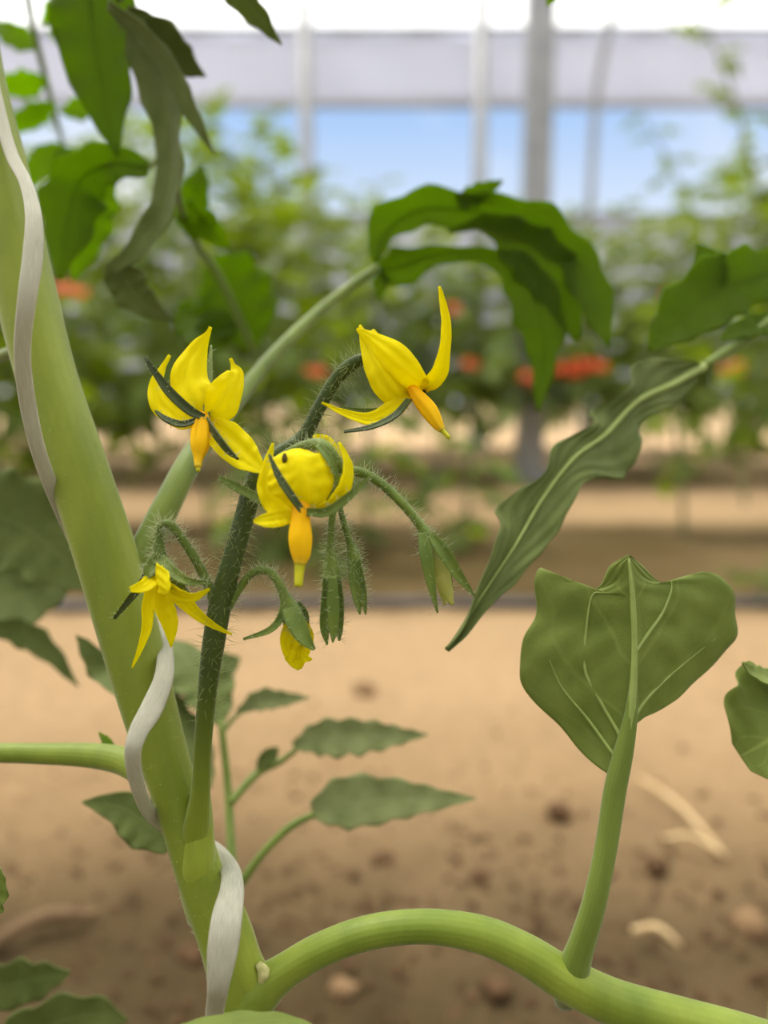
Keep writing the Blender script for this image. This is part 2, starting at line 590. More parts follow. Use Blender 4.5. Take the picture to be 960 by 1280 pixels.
# ------------------------------------------------------------------ ground
def soil_height(x, y):
    h = 0.010 * noise.fractal(Vector((x * 7, y * 7, 0)), 1.0, 2.0, 4)
    near = math.exp(-((y - 0.35) / 0.45) ** 2)
    h += 0.020 * near * noise.fractal(Vector((x * 22, y * 22, 5)), 0.8, 2.0, 4)
    h += 0.03 * math.exp(-((y - 2.3) / 0.35) ** 2) + 0.03 * math.exp(-((y - 4.9) / 0.4) ** 2)
    return h


def ground():
    nx, ny = 260, 260
    u = np.linspace(-1, 1, nx); xs = 1.4 * u + 10.6 * np.sign(u) * np.abs(u) ** 5 + 40 * np.sign(u) * np.abs(u) ** 60
    w = np.linspace(0, 1, ny); ys = -2.1 + 4.2 * w + 4.6 * w ** 4 + 1.4 * w ** 10 + 60 * w ** 40
    V = [(x, y, soil_height(x, y)) for y in ys for x in xs]
    Fc = [(j * nx + i, j * nx + i + 1, (j + 1) * nx + i + 1, (j + 1) * nx + i) for j in range(ny - 1) for i in range(nx - 1)]
    me = bpy.data.meshes.new('floor'); me.from_pydata(V, [], Fc)
    me.polygons.foreach_set('use_smooth', [True] * len(me.polygons))
    me.materials.append(M_soil)
    o = bpy.data.objects.new('floor', me); COL.objects.link(o)
    tag(o, 'dry tan soil paths between darker planted beds', kind='structure')


ground()


def box_data(x0, x1, y0, y1, z0, z1):
    v = [(x, y, z) for z in (z0, z1) for y in (y0, y1) for x in (x0, x1)]
    f = [(0, 2, 3, 1), (4, 5, 7, 6), (0, 1, 5, 4), (2, 6, 7, 3), (0, 4, 6, 2), (1, 3, 7, 5)]
    return v, f, [(0, 0)] * 8


def box(name, dims, mat, parent=None):
    v, f, u = box_data(*dims)
    return mesh_obj(name, v, f, mat, parent, None, smooth=False)


WY = 8.0
wall = box('wall_back', (-12, 12, WY, WY + 0.01, 0.55, 2.2), M_wall)
tag(wall, 'white plastic film of the far wall, rolled up off the ground', kind='structure')


def curtain():
    nx = 240
    V = []; Fc = []
    zs = np.linspace(3.2, 3.84, 8)
    for z in zs:
        for i in range(nx):
            x = -12 + 24 * i / (nx - 1)
            yy = WY - 0.02 + 0.012 * math.sin(x * 9 + z * 2) + 0.02 * noise.noise(Vector((x * 2, z * 3, 1)))
            V.append((x, yy, z + (0.01 * math.sin(x * 2.1) if z == zs[0] else 0)))
    for j in range(len(zs) - 1):
        for i in range(nx - 1):
            a = j * nx + i
            Fc.append((a, a + 1, a + nx + 1, a + nx))
    o = mesh_obj('wall_back_curtain', V, Fc, M_wall)
    s = o.modifiers.new('thick', 'SOLIDIFY'); s.thickness = 0.004
    tag(o, 'pale lilac-white rolled film curtain above the open strip', kind='structure')


curtain()
v1 = [(-12, WY, 3.86), (12, WY, 3.86), (12, 3, 5.1), (-12, 3, 5.1), (12, -2, 3.86), (-12, -2, 3.86)]
roof = mesh_obj('ceiling', v1, [(0, 1, 2, 3), (3, 2, 4, 5)], M_roof, None, None, smooth=False)
tag(roof, 'bright white translucent roof film', kind='structure')
for nm_, dm in (('wall_left', (-12.01, -12, -2, WY, -.05, 3.86)), ('wall_right', (12, 12.01, -2, WY, -.05, 3.86)), ('wall_front', (-12, 12, -2.01, -2, -.05, 3.86))):
    w_ = box(nm_, dm, M_side); tag(w_, 'white translucent film wall of the greenhouse', kind='structure')
for nm_, xx in (('trim_4', -12), ('trim_5', 12)):
    w_ = mesh_obj(nm_, [(xx, WY, 3.86), (xx, 3, 5.1), (xx, -2, 3.86)], [(0, 1, 2)], M_side, None, None, smooth=False); tag(w_, kind='structure')
for i, (z, h, y) in enumerate(((3.84, 0.05, WY - 0.08), (3.18, 0.05, WY - 0.05), (2.2, 0.05, WY - 0.04))):
    r_ = tube('trim_%d' % (i + 1), [(-12, y, z), (12, y, z)], [h / 2, h / 2], M_steel, None, n=2, segs=12)
    tag(r_, kind='structure')


def roof_z(y):
    return 3.86 + (WY - y) * 1.24 / 5 if y > 3 else 5.1


def post(x, y, w, label, round_=False):
    t = empty('greenhouse_post', (x, y, 0))
    if round_:
        tube('pole', [(x, y, -0.05), (x, y, roof_z(y) - 0.03)], [w / 2, w / 2], M_steel, t, n=2, segs=16)
    else:
        m = bpy.data.meshes.new('pole')
        box('pole', (x - w / 2, x + w / 2, y - w / 2, y + w / 2, -0.05, roof_z(y) - 0.03), M_steel, t)
    box('foot_plate', (x - w * 0.9, x + w * 0.9, y - w * 0.9, y + w * 0.9, -0.03, 0.05), M_steel, t)
    tag(t, label, 'post', 'galvanised posts holding the greenhouse roof')
    return t


post(0.80, 4.4, 0.135, 'thick galvanised square post, nearest and widest of the posts')
post(-0.70, 7.6, 0.13, 'slim grey post against the far wall, left of the centre of the frame', True)
post(0.86, 7.55, 0.13, 'slim grey post against the far wall, just left of the thick square post', True)
br = tube('roof_brace', [(1.78, 7.2, 0.0), (1.78, 7.2, 2.3), (1.82, 7.1, 3.3), (2.0, 6.8, 4.15)], [0.035] * 4, M_steel, None, n=30, segs=10)
tag(br, 'thin bent steel pipe just right of the thick square post', 'pipe')

# ------------------------------------------------------------------ the near plant
D0 = 0.180
plant_base = Vector((0.035, 0.20, 0.0))
plant = empty('tomato_plant', plant_base)
tag(plant, 'sharp foreground tomato plant with thick pale stem and yellow flowers on a hairy truss', 'plant')

main_px = [(-62, -60, .215, 36), (-32, 100, .208, 36), (-2, 220, .203, 37), (28, 350, .200, 37), (58, 470, .198, 36), (98, 590, .196, 37),
           (134, 700, .195, 38), (163, 800, .194, 37), (190, 900, .193, 33), (221, 1000, .192, 28), (252, 1100, .191, 29),
           (284, 1190, .190, 31), (300, 1260, .190, 33), (312, 1330, .190, 33)]
mp_ = [P(-200, -420, .26), P(-120, -230, .235)] + [P(a, b, c) for a, b, c, r in main_px] + [Vector((0.0, 0.19, 0.2)), Vector((0.03, 0.198, 0.06)), Vector((0.035, 0.2, -0.02))]
mr_ = [.0068, .007] + [px(r, c) for a, b, c, r in main_px] + [.0072, .0075, .008]
stem = tube('main_stem', mp_, mr_, M_stem, plant, n=150, segs=28, ridge=0.015, nr=5)
hairs(mp_, mr_, 3400, 0.0011, 11, stem, M_fuzz, rad=0.00003, t0=0.1, t1=0.88)

# stem of the big leaf going up behind the first flower
pet_px = [(150, 740, .196, 24), (180, 690, .200, 20), (212, 625, .205, 17), (245, 565, .215, 15), (292, 505, .24, 11), (345, 440, .26, 8), (410, 380, .28, 7),
          (472, 334, .29, 6)]
pet = tubepx('leaf_stalk', pet_px, M_petiole, plant, n=50, segs=14)
tubepx('branch_collar', [(280, 1120, .191, 18), (290, 1165, .190, 25), (305, 1208, .189, 25), (330, 1238, .189, 20), (352, 1240, .190, 8)], M_stem, plant, n=24, segs=20)
# branch at the bottom
br_px = [(262, 1330, .192, 20), (290, 1278, .190, 34), (322, 1242, .189, 29), (354, 1216, .188, 21.5), (400, 1188, .187, 20), (460, 1166, .187, 20), (530, 1158, .187, 20), (600, 1168, .187, 22),
         (655, 1192, .187, 24), (710, 1226, .187, 26), (770, 1254, .187, 27), (850, 1276, .187, 27), (940, 1300, .187, 27), (1080, 1345, .19, 26)]
brn = tubepx('side_branch', br_px, M_branch, plant, n=90, segs=24, ridge=0.02)
hairs([P(a, b, c) for a, b, c, r in br_px], [px(r, c) for a, b, c, r in br_px], 1400, 0.0006, 12, brn, M_fuzz, rad=0.00002)
# little torn scar in the axil
sc = tube('leaf_scar', [P(322, 1204, .186), P(330, 1216, .1855), P(326, 1232, .1855)], [px(4, .185), px(8, .185), px(4, .185)], plain('scar_tan', srgb(150, 150, 80), srgb(206, 200, 140), 500, 0.8), plant, n=8, segs=10)

# broad upright leaf on the right, on its own stalk
bl_px = [(706, 1250, .193, 14), (712, 1224, .1885, 22), (724, 1188, .1855, 17), (742, 1130, .184, 15), (757, 1060, .184, 14), (768, 990, .184, 14), (778, 945, .184, 12.5), (786, 908, .1838, 9.5), (790, 880, .1837, 7), (793, 840, .1838, 4)]
tubepx('leaf_stalk', bl_px, M_petiole, plant, n=50, segs=20, ridge=0.03, nr=3)
Lb = [(770, 972), (752, 962), (728, 942), (700, 908), (668, 878), (650, 852), (648, 825), (652, 795), (668, 766), (666, 726), (677, 710), (692, 740), (720, 744), (748, 734), (762, 708), (785, 694)]
Rb = [(786, 900), (800, 893), (820, 889), (842, 875), (862, 858), (885, 838), (905, 815), (919, 794), (914, 765), (910, 738), (892, 718), (868, 715), (846, 729), (822, 726), (802, 706), (787, 694)]
Mb = [(776, 948), (783, 922), (788, 900), (790, 880), (792, 860), (794, 840), (794, 820), (794, 800), (794, 785), (793, 770), (792, 755), (791, 742), (790, 728), (789, 716), (787, 704), (786, 695)]
Lb3 = [P(x, y, .184 + .010 * math.sin(i / 15 * 3.1)) for i, (x, y) in enumerate(Lb)]
Rb3 = [P(x, y, .184 + .013 * math.sin(i / 15 * 3.1)) for i, (x, y) in enumerate(Rb)]
Mb3 = [P(x, y, .184) for x, y in Mb]
M_leaf_broad = leaf_material('leaf_broad', srgb(108, 124, 50), srgb(130, 144, 68), srgb(160, 174, 92), srgb(150, 172, 40), 0.22, sheen=.12, nveins=3.4, slant=0.55)
v, f, u = sheet_data(Lb3, Mb3, Rb3, n=90, m=20, cup=-0.04, ripple=0.05, rfreq=1.6, seed=3, thick=.0005, crinkle=.0003)
grid_b = GRID[0]
M_vein = plain('pale_vein', srgb(138, 154, 78), srgb(154, 170, 92), 300, 0.5)
bleaf = mesh_obj('leaf', v, f, M_leaf_broad, plant, u)
tag(bleaf, 'broad upright green leaf with three shallow lobes and pale midrib')
tube('midrib', [P(776, 952, .1835), P(788, 900, .1832), P(793, 820, .1835), P(791, 750, .1838), P(786, 698, .184)], [px(7, .18), px(6, .18), px(4, .18), px(3.5, .18), px(1.5, .18)],
     M_vein, bleaf, n=30, segs=8)
for w_ in ([(.02, -.05), (.1, -.24), (.22, -.36), (.35, -.42), (.48, -.44), (.62, -.42), (.74, -.36)], [(.03, -.4), (.1, -.56), (.2, -.62), (.3, -.66), (.4, -.74)], [(.1, .0), (.16, .16), (.24, .34), (.34, .54), (.46, .78)], [(.42, .0), (.5, .12), (.58, .26), (.66, .42), (.74, .6)]):
    tube('side_vein', [sheet_point(grid_b, t_, s_) for t_, s_ in w_], [px(3.0, .18), px(2.4, .18), px(1.6, .18), px(.3, .18)], M_vein, bleaf, n=40, segs=6)

# arching leaf behind, top centre
def leaf(parent, lst, wl, mat, wr=None, roll=0, rib=2.2, label=None, stalk=None, **kw):
    kw.setdefault('n', 50); kw.setdefault('m', 8); kw.setdefault('teeth', 0.25); kw.setdefault('tfreq', 8)
    kw.setdefault('cup', 0.15); kw.setdefault('ripple', 0.08)
    o = blade('leaf', lst, wl, mat, parent, wr=wr, roll=roll, **kw)
    if label: o['label'] = label
    ps = [P(*q) for q in lst]
    rr = [px(rib * (1 - 0.8 * i / (len(ps) - 1)), lst[0][2]) for i in range(len(ps))]
    if rib: tube('midrib', ps, [q * .6 for q in rr], mat, o, n=24, segs=6)
    if stalk:
        tube('leaf_stalk', [P(*q[:3]) for q in stalk], [px(q[3], q[2]) for q in stalk], M_petiole, parent, n=24, segs=8)
    return o


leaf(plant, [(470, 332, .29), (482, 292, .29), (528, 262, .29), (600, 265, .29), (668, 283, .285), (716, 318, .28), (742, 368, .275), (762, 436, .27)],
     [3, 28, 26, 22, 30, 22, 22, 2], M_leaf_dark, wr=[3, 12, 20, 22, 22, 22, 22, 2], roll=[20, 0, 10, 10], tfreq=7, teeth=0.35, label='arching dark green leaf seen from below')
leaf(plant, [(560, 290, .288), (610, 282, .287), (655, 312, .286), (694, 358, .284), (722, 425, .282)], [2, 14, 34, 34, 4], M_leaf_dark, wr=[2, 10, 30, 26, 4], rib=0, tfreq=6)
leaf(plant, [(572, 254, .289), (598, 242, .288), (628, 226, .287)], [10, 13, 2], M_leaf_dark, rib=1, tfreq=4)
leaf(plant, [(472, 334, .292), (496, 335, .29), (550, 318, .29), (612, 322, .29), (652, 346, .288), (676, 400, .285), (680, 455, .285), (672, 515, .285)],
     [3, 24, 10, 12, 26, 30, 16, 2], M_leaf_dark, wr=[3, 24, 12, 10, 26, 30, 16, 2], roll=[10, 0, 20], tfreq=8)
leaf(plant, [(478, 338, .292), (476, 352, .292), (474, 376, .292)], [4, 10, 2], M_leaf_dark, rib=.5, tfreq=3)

# small compound leaf low in the middle, behind the stalk
for q in ([(300, 1290, .23, 9), (298, 1180, .245, 7), (290, 1080, .262, 6), (285, 985, .275, 5), (276, 900, .28, 4)],
          [(287, 1005, .272, 5), (320, 968, .28, 5), (350, 952, .285, 4), (372, 936, .285, 3)],
          [(300, 1105, .26, 6), (330, 1065, .262, 5), (362, 1034, .265, 5), (392, 1018, .27, 4)],
          [(276, 920, .28, 3), (290, 900, .285, 3), (305, 888, .29, 2)]):
    tubepx('leaf_stalk', q, M_petiole, plant, n=24, segs=10)
leaf(plant, [(390, 1014, .27), (430, 1004, .268), (490, 998, .265), (545, 1000, .262), (595, 998, .26)], [10, 32, 24, 14, 1], M_leaf_lit, wr=[10, 30, 26, 12, 1], cup=.1, tfreq=6, teeth=.18)
leaf(plant, [(366, 932, .285), (400, 922, .285), (450, 918, .28), (495, 920, .28), (535, 918, .28)], [4, 20, 18, 12, 1], M_leaf_lit, wr=[4, 22, 24, 12, 1], tfreq=7, teeth=.3)
leaf(plant, [(296, 890, .29), (325, 876, .29), (355, 874, .29), (386, 872, .29)], [2, 14, 10, 1], M_leaf_lit, wr=[2, 12, 9, 1], tfreq=5)
leaf(plant, [(322, 962, .28), (330, 952, .28), (340, 942, .28), (348, 934, .28)], [2, 9, 9, 1], M_leaf_grey, rib=.5)
leaf(plant, [(215, 1058, .235), (185, 1030, .235), (150, 1008, .235), (103, 1002, .235)], [12, 32, 22, 2], M_leaf_grey, wr=[12, 26, 18, 1], tfreq=4, teeth=.1)
leaf(plant, [(300, 1105, .262), (258, 1075, .262), (230, 1062, .26)], [3, 8, 3], M_leaf_grey, rib=.5)
leaf(plant, [(276, 905, .28), (262, 870, .285), (240, 835, .29), (212, 800, .30)], [6, 34, 34, 4], M_leaf_grey, roll=25, tfreq=4, label='grey-green leaf half hidden behind the flower stalk')
leaf(plant, [(262, 985, .27), (246, 950, .275), (225, 905, .28), (215, 860, .285)], [4, 24, 26, 3], M_leaf_grey, roll=35, tfreq=4)
leaf(plant, [(262, 840, .29), (275, 835, .30), (300, 822, .31)], [6, 22, 2], M_leaf_grey, tfreq=3)

# left branch and leaves round the left edge
tubepx('side_branch', [(178, 962, .200, 19), (150, 950, .203, 17), (110, 944, .206, 15), (50, 942, .208, 13), (-20, 942, .21, 12), (-120, 950, .22, 12)], M_branch, plant, n=36, segs=18)
leaf(plant, [(-60, 610, .30), (-10, 640, .30), (40, 665, .30), (80, 700, .30), (112, 735, .30)], [20, 58, 58, 42, 6], M_leaf_grey, roll=10, tfreq=5, label='large blurred leaf at the left edge beside the stem',
     stalk=[(40, 430, .21, 8), (-40, 470, .24, 7), (-90, 560, .28, 6), (-60, 612, .30, 4)])
leaf(plant, [(-70, 780, .31), (-20, 752, .31), (30, 742, .31), (70, 720, .31), (100, 690, .31)], [10, 42, 46, 30, 3], M_leaf_grey, roll=-25, tfreq=5)
leaf(plant, [(-70, 600, .33), (-40, 660, .33), (0, 740, .33), (18, 800, .33)], [20, 50, 40, 4], M_leaf_dark, roll=30, tfreq=4)
leaf(plant, [(-20, 782, .30), (25, 790, .30), (60, 812, .30), (98, 858, .30)], [6, 18, 14, 1], M_leaf_grey, rib=1.5, roll=20, tfreq=4)
leaf(plant, [(150, 868, .25), (128, 840, .26), (112, 815, .26), (95, 794, .26)], [4, 15, 12, 1], M_leaf_grey, tfreq=3)
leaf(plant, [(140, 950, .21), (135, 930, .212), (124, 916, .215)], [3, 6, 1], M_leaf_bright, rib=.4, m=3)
# leaves coming in at the bottom edge
leaf(plant, [(205, 1292, .158), (250, 1288, .158), (310, 1284, .158), (365, 1286, .158), (412, 1296, .158)], [4, 16, 21, 16, 2], M_leaf_broad, wr=[4, 30, 40, 30, 2], roll=[-30, -30], cup=-.1, tfreq=3, teeth=.05,
     label='leaf edge rising at the bottom of the frame under the main stem', stalk=[(300, 1400, .188, 8), (200, 1380, .175, 8), (150, 1320, .162, 6), (205, 1292, .158, 4)])
leaf(plant, [(-60, 1250, .26), (0, 1232, .26), (50, 1222, .26), (88, 1215, .26)], [10, 30, 24, 2], M_leaf_grey, roll=30, tfreq=4)
leaf(plant, [(-20, 1330, .25), (40, 1290, .25), (110, 1268, .25), (160, 1275, .25)], [10, 34, 28, 2], M_leaf_grey, roll=30, tfreq=4)
leaf(plant, [(-40, 1160, .17), (-20, 1130, .17), (-8, 1110, .17), (0, 1085, .17)], [4, 22, 18, 1], M_leaf_broad, tfreq=4)
tubepx('leaf_stalk', [(300, 1330, .195, 8), (200, 1400, .21, 8), (0, 1420, .24, 7), (-80, 1320, .255, 5), (-60, 1250, .26, 4)], M_petiole, plant, n=30, segs=8)
tubepx('leaf_stalk', [(0, 1420, .24, 6), (-40, 1380, .25, 5), (-20, 1328, .25, 4)], M_petiole, plant, n=14, segs=8)
tubepx('leaf_stalk', [(-10, 1420, .235, 6), (-80, 1280, .20, 5), (-38, 1158, .17, 4)], M_petiole, plant, n=14, segs=8)

# upper left leaves, hanging from stalks that leave the main stem above the frame
tubepx('leaf_stalk', [(-100, -200, .235, 10), (-20, -210, .24, 9), (60, -150, .25, 8), (120, -60, .25, 7), (150, 0, .25, 5)], M_petiole, plant, n=30, segs=10)
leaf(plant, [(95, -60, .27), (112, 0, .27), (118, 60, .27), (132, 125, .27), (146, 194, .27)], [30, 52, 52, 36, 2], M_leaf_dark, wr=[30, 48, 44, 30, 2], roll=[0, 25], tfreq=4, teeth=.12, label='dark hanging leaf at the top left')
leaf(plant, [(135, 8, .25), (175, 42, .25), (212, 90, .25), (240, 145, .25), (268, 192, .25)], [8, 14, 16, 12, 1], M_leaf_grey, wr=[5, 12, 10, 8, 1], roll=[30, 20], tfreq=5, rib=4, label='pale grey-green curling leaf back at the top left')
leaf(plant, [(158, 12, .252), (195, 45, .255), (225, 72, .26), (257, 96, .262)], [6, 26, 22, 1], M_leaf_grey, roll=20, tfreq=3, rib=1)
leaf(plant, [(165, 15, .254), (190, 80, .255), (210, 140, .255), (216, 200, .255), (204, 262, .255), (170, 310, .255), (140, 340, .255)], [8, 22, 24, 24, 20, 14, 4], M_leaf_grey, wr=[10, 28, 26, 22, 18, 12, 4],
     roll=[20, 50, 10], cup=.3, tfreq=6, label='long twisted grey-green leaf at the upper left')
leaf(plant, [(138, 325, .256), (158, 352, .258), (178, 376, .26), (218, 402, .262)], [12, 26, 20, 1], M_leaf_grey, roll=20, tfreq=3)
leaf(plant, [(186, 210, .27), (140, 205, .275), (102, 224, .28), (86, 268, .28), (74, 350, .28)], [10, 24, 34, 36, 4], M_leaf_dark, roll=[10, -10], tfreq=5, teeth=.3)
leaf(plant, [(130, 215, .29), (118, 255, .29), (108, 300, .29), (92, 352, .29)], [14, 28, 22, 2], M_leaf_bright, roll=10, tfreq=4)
tubepx('leaf_stalk', [(160, 20, .256, 4), (200, 120, .268, 4), (200, 190, .27, 4), (186, 210, .27, 3)], M_petiole, plant, n=14, segs=8)
tubepx('leaf_stalk', [(140, 205, .275, 3), (134, 208, .283, 3), (130, 215, .29, 2)], M_petiole, plant, n=8, segs=8)
leaf(plant, [(262, -60, .24), (290, -20, .24), (320, 15, .24), (352, 56, .24)], [10, 20, 16, 1], M_leaf, roll=30, tfreq=4, stalk=[(120, -180, .245, 4), (210, -120, .24, 4), (262, -60, .24, 3)])
leaf(plant, [(700, -26, .24), (692, -10, .24), (684, 8, .24)], [3, 9, 1], M_leaf_bright, rib=0, tfreq=3)
tubepx('leaf_stalk', [(262, -60, .24, 3), (500, -90, .24, 3), (700, -26, .24, 2)], M_petiole, plant, n=14, segs=6)
tubepx('leaf_stalk', [(10, -200, .30, 6), (35, 0, .36, 4), (55, 90, .38, 4), (80, 185, .40, 3)], M_petiole, plant, n=20, segs=8)
for i, (x, y, dx, dy, w_) in enumerate(((50, 60, -60, -30, 16), (60, 100, -62, 10, 17), (52, 30, 40, -55, 13), (70, 130, -60, 32, 15), (80, 180, -50, 50, 17), (75, 140, 60, -10, 14), (60, 40, 62, 25, 14),
                                         (82, 185, 48, 45, 15), (78, 185, 6, 62, 14), (140, 20, 38, 10, 18))):
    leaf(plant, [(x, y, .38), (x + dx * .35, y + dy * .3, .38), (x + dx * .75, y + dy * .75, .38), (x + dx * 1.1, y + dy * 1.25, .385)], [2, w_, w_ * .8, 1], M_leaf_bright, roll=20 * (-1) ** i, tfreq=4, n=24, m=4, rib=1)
# blurred leaf and its stalk above the first flower
tubepx('leaf_stalk', [(216, 200, .27, 3), (232, 280, .32, 5), (276, 350, .34, 5), (318, 440, .35, 5)], M_petiole, plant, n=24, segs=8)
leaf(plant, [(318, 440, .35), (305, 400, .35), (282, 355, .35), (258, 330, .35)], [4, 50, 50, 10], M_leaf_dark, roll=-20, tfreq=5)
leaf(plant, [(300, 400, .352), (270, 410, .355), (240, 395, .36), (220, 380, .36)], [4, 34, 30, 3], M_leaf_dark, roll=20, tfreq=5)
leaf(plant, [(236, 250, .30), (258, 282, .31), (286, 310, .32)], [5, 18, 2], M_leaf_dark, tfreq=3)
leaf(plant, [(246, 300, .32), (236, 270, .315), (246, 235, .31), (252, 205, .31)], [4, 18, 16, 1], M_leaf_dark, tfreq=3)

# ------------------------------------------------------------------ flower truss
st_px = [(242, 1100, .194, 10), (245, 1045, .1885, 17), (251, 990, .185, 12), (254, 930, .183, 11), (260, 860, .181, 12), (268, 800, .180, 14), (277, 750, .180, 14), (291, 700, .180, 13),
         (305, 650, .181, 12.5), (320, 600, .182, 12.5), (345, 570, .184, 10), (378, 548, .186, 9), (398, 512, .186, 8.5), (422, 472, .185, 8.5), (446, 452, .183, 8), (470, 446, .182, 6), (488, 456, .181, 5)]
stp = [P(a, b, c) for a, b, c, r in st_px]; strd = [px(r, c) for a, b, c, r in st_px]
tube('stalk_node', [P(248, 1150, .194), P(246, 1095, .1905), P(248, 1050, .189), P(252, 1010, .188), P(255, 980, .187)], [px(14, .19), px(24, .19), px(20, .19), px(13, .19), px(6, .19)], M_stem, plant, n=24, segs=20)
stalk = tube('flower_stalk', stp, strd, M_stalk, plant, n=110, segs=20, ridge=0.06, nr=3)
hairs(stp, strd, 1000, 0.0038, 21, stalk, M_hair, rad=0.00004, t0=.22, t1=.93)


def flower(name, ped, n=24, nhair=120, hl=.0030, mat=None, t0=.15, label=None):
    pts = [P(a, b, c) for a, b, c, r in ped]; rd = [px(r, c) for a, b, c, r in ped]
    o = tube(name, pts, rd, mat or M_pedicel, plant, n=n, segs=14)
    if label: o['label'] = label
    if nhair: hairs(pts, rd, int(nhair * 1.3), hl, int(ped[0][0]), o, M_hair_pale, rad=0.000042, t0=t0)
    return o


def petal(fl, lst, w, wr=None, roll=0, cup=.25, mat=None, ripple=.05, **kw):
    return blade('petal', lst, w, mat or M_petal, fl, wr=wr, roll=roll, cup=cup, ripple=ripple, n=kw.pop('n', 40), m=11, thick=.00022, crinkle=.0001, pleat=kw.pop('pleat', .055), **kw)


def sepal(fl, lst, w, roll=0, mat=None, nh=30, hl=.0016, cup=.35):
    o = blade('sepal', lst, w, mat or M_sepal, fl, roll=roll, cup=cup, n=26, m=3, thick=.00045)
    if nh:
        pts = [P(*q) for q in lst]
        hairs(pts, [px(x, lst[0][2]) * .8 for x in w], nh, hl, int(lst[-1][0] * 7 + lst[-1][1]), fl, M_hair_pale, rad=0.000042)
    return o


# first flower (upper left)
f1 = flower('flower', [(322, 604, .184, 5), (312, 570, .188, 5), (296, 540, .189, 5), (276, 522, .187, 5), (262, 518, .183, 9), (252, 522, .179, 10)], label='wide open yellow flower highest on the left of the truss')
petal(f1, [(256, 526, .178), (245, 498, .178), (239, 470, .180), (250, 436, .182), (259, 418, .182), (263, 409, .181)], [5, 22, 27, 15, 4, 2], wr=[5, 21, 21, 10, 4, 2], roll=-8, cup=-.2)
petal(f1, [(252, 526, .178), (228, 520, .178), (207, 503, .178), (197, 480, .179), (203, 460, .181), (212, 444, .182)], [4, 18, 22, 11, 4, 2], wr=[4, 12, 14, 8, 4, 2], roll=20, cup=.3)
petal(f1, [(258, 524, .178), (274, 510, .178), (287, 492, .179), (297, 468, .181), (292, 457, .182), (288, 448, .182)], [5, 24, 26, 14, 4, 2], wr=[5, 20, 16, 8, 3, 2], roll=12, cup=.2)
petal(f1, [(256, 526, .178), (278, 546, .176), (302, 570, .174), (318, 582, .173), (334, 591, .172)], [7, 22, 22, 14, 2], wr=[7, 20, 19, 11, 2], roll=-15, cup=.35)
petal(f1, [(252, 526, .179), (232, 530, .180), (214, 524, .182), (198, 512, .184)], [4, 10, 9, 1], roll=40, cup=.2)
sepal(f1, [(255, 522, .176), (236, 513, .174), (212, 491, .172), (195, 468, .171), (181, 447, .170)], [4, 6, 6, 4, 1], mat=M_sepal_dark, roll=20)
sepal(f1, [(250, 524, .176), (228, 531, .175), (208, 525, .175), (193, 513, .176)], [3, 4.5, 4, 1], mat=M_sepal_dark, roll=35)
sepal(f1, [(258, 522, .177), (260, 495, .180), (262, 460, .184), (264, 432, .187)], [4, 5.5, 4, 1.2])
sepal(f1, [(259, 524, .176), (272, 544, .173), (286, 562, .172), (298, 574, .171)], [4, 5.5, 5, 1], mat=M_sepal_dark, roll=50)  # no real sepal: dark sliver standing in for the shadow on the lower petal
ac = tube('anther_cone', [P(253, 520, .178), P(252, 536, .176), (P(250, 556, .174)), P(248, 572, .173), P(247.5, 584, .172)], [px(q, .176) for q in (9, 12, 11.5, 6, 4)], M_anther, f1, n=30, segs=30, ridge=.07, nr=6)
tube('style', [P(248, 578, .1728), P(247.5, 589, .1718)], [px(3, .172), px(2.6, .172)], M_style, f1, n=6, segs=10)

# second flower (middle, nearest the lens)
f2 = flower('flower', [(345, 575, .184, 5), (372, 560, .176, 6), (400, 556, .170, 8), (420, 574, .169, 6.5), (428, 600, .169, 5.5), (410, 624, .168, 6), (382, 636, .168, 9)], n=40, nhair=150,
            label='yellow flower with a bitten round petal in the middle of the truss')
petal(f2, [(384, 642, .1655), (382, 615, .1642), (377, 590, .1645), (371, 570, .166), (370, 561, .169)], [14, 40, 45, 38, 24], wr=[14, 34, 41, 36, 22], roll=0, cup=-.28)
HOLE = sheet_point(GRID[0], .78, -.42)
petal(f2, [(374, 644, .168), (352, 634, .169), (337, 612, .170), (335, 582, .172), (341, 554, .174)], [5, 18, 17, 8, 1.5], wr=[5, 16, 20, 8, 1.5], roll=20, cup=.2)
petal(f2, [(376, 644, .166), (352, 645, .165), (332, 648, .164), (317, 652, .164)], [5, 14, 13, 2], wr=[5, 8, 6, 2], roll=20, cup=.2)
petal(f2, [(384, 642, .166), (414, 630, .166), (432, 606, .166), (435, 580, .167), (424, 553, .168)], [5, 10, 12, 8, 2], wr=[5, 9, 9, 6, 2], roll=40, cup=.2)
petal(f2, [(400, 600, .174), (412, 578, .175), (406, 556, .176), (392, 544, .177)], [8, 14, 12, 2], roll=10)
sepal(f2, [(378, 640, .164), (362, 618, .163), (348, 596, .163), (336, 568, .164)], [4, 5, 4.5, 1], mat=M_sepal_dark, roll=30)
sepal(f2, [(384, 640, .164), (408, 640, .163), (434, 622, .163), (462, 596, .164)], [5, 6, 5, 1], mat=M_sepal)
sepal(f2, [(398, 556, .168), (412, 574, .166), (420, 592, .166), (424, 612, .167)], [4, 5, 4, 2], mat=M_bud, nh=20)
sepal(f2, [(362, 644, .166), (355, 652, .167), (346, 664, .168)], [3, 4, 1], mat=M_sepal)
sepal(f2, [(330, 628, .172), (310, 616, .173), (290, 606, .174), (274, 597, .175)], [6, 6, 5, 2], mat=M_pedicel, nh=60, hl=.0026)
tube('anther_cone', [P(378, 630, .166), P(376, 650, .165), P(375.5, 672, .164), P(376, 692, .1635), P(375, 706, .163)], [px(q, .165) for q in (11, 12.5, 15, 12.5, 7)], M_anther, f2, n=30, segs=30, ridge=.05, nr=6)
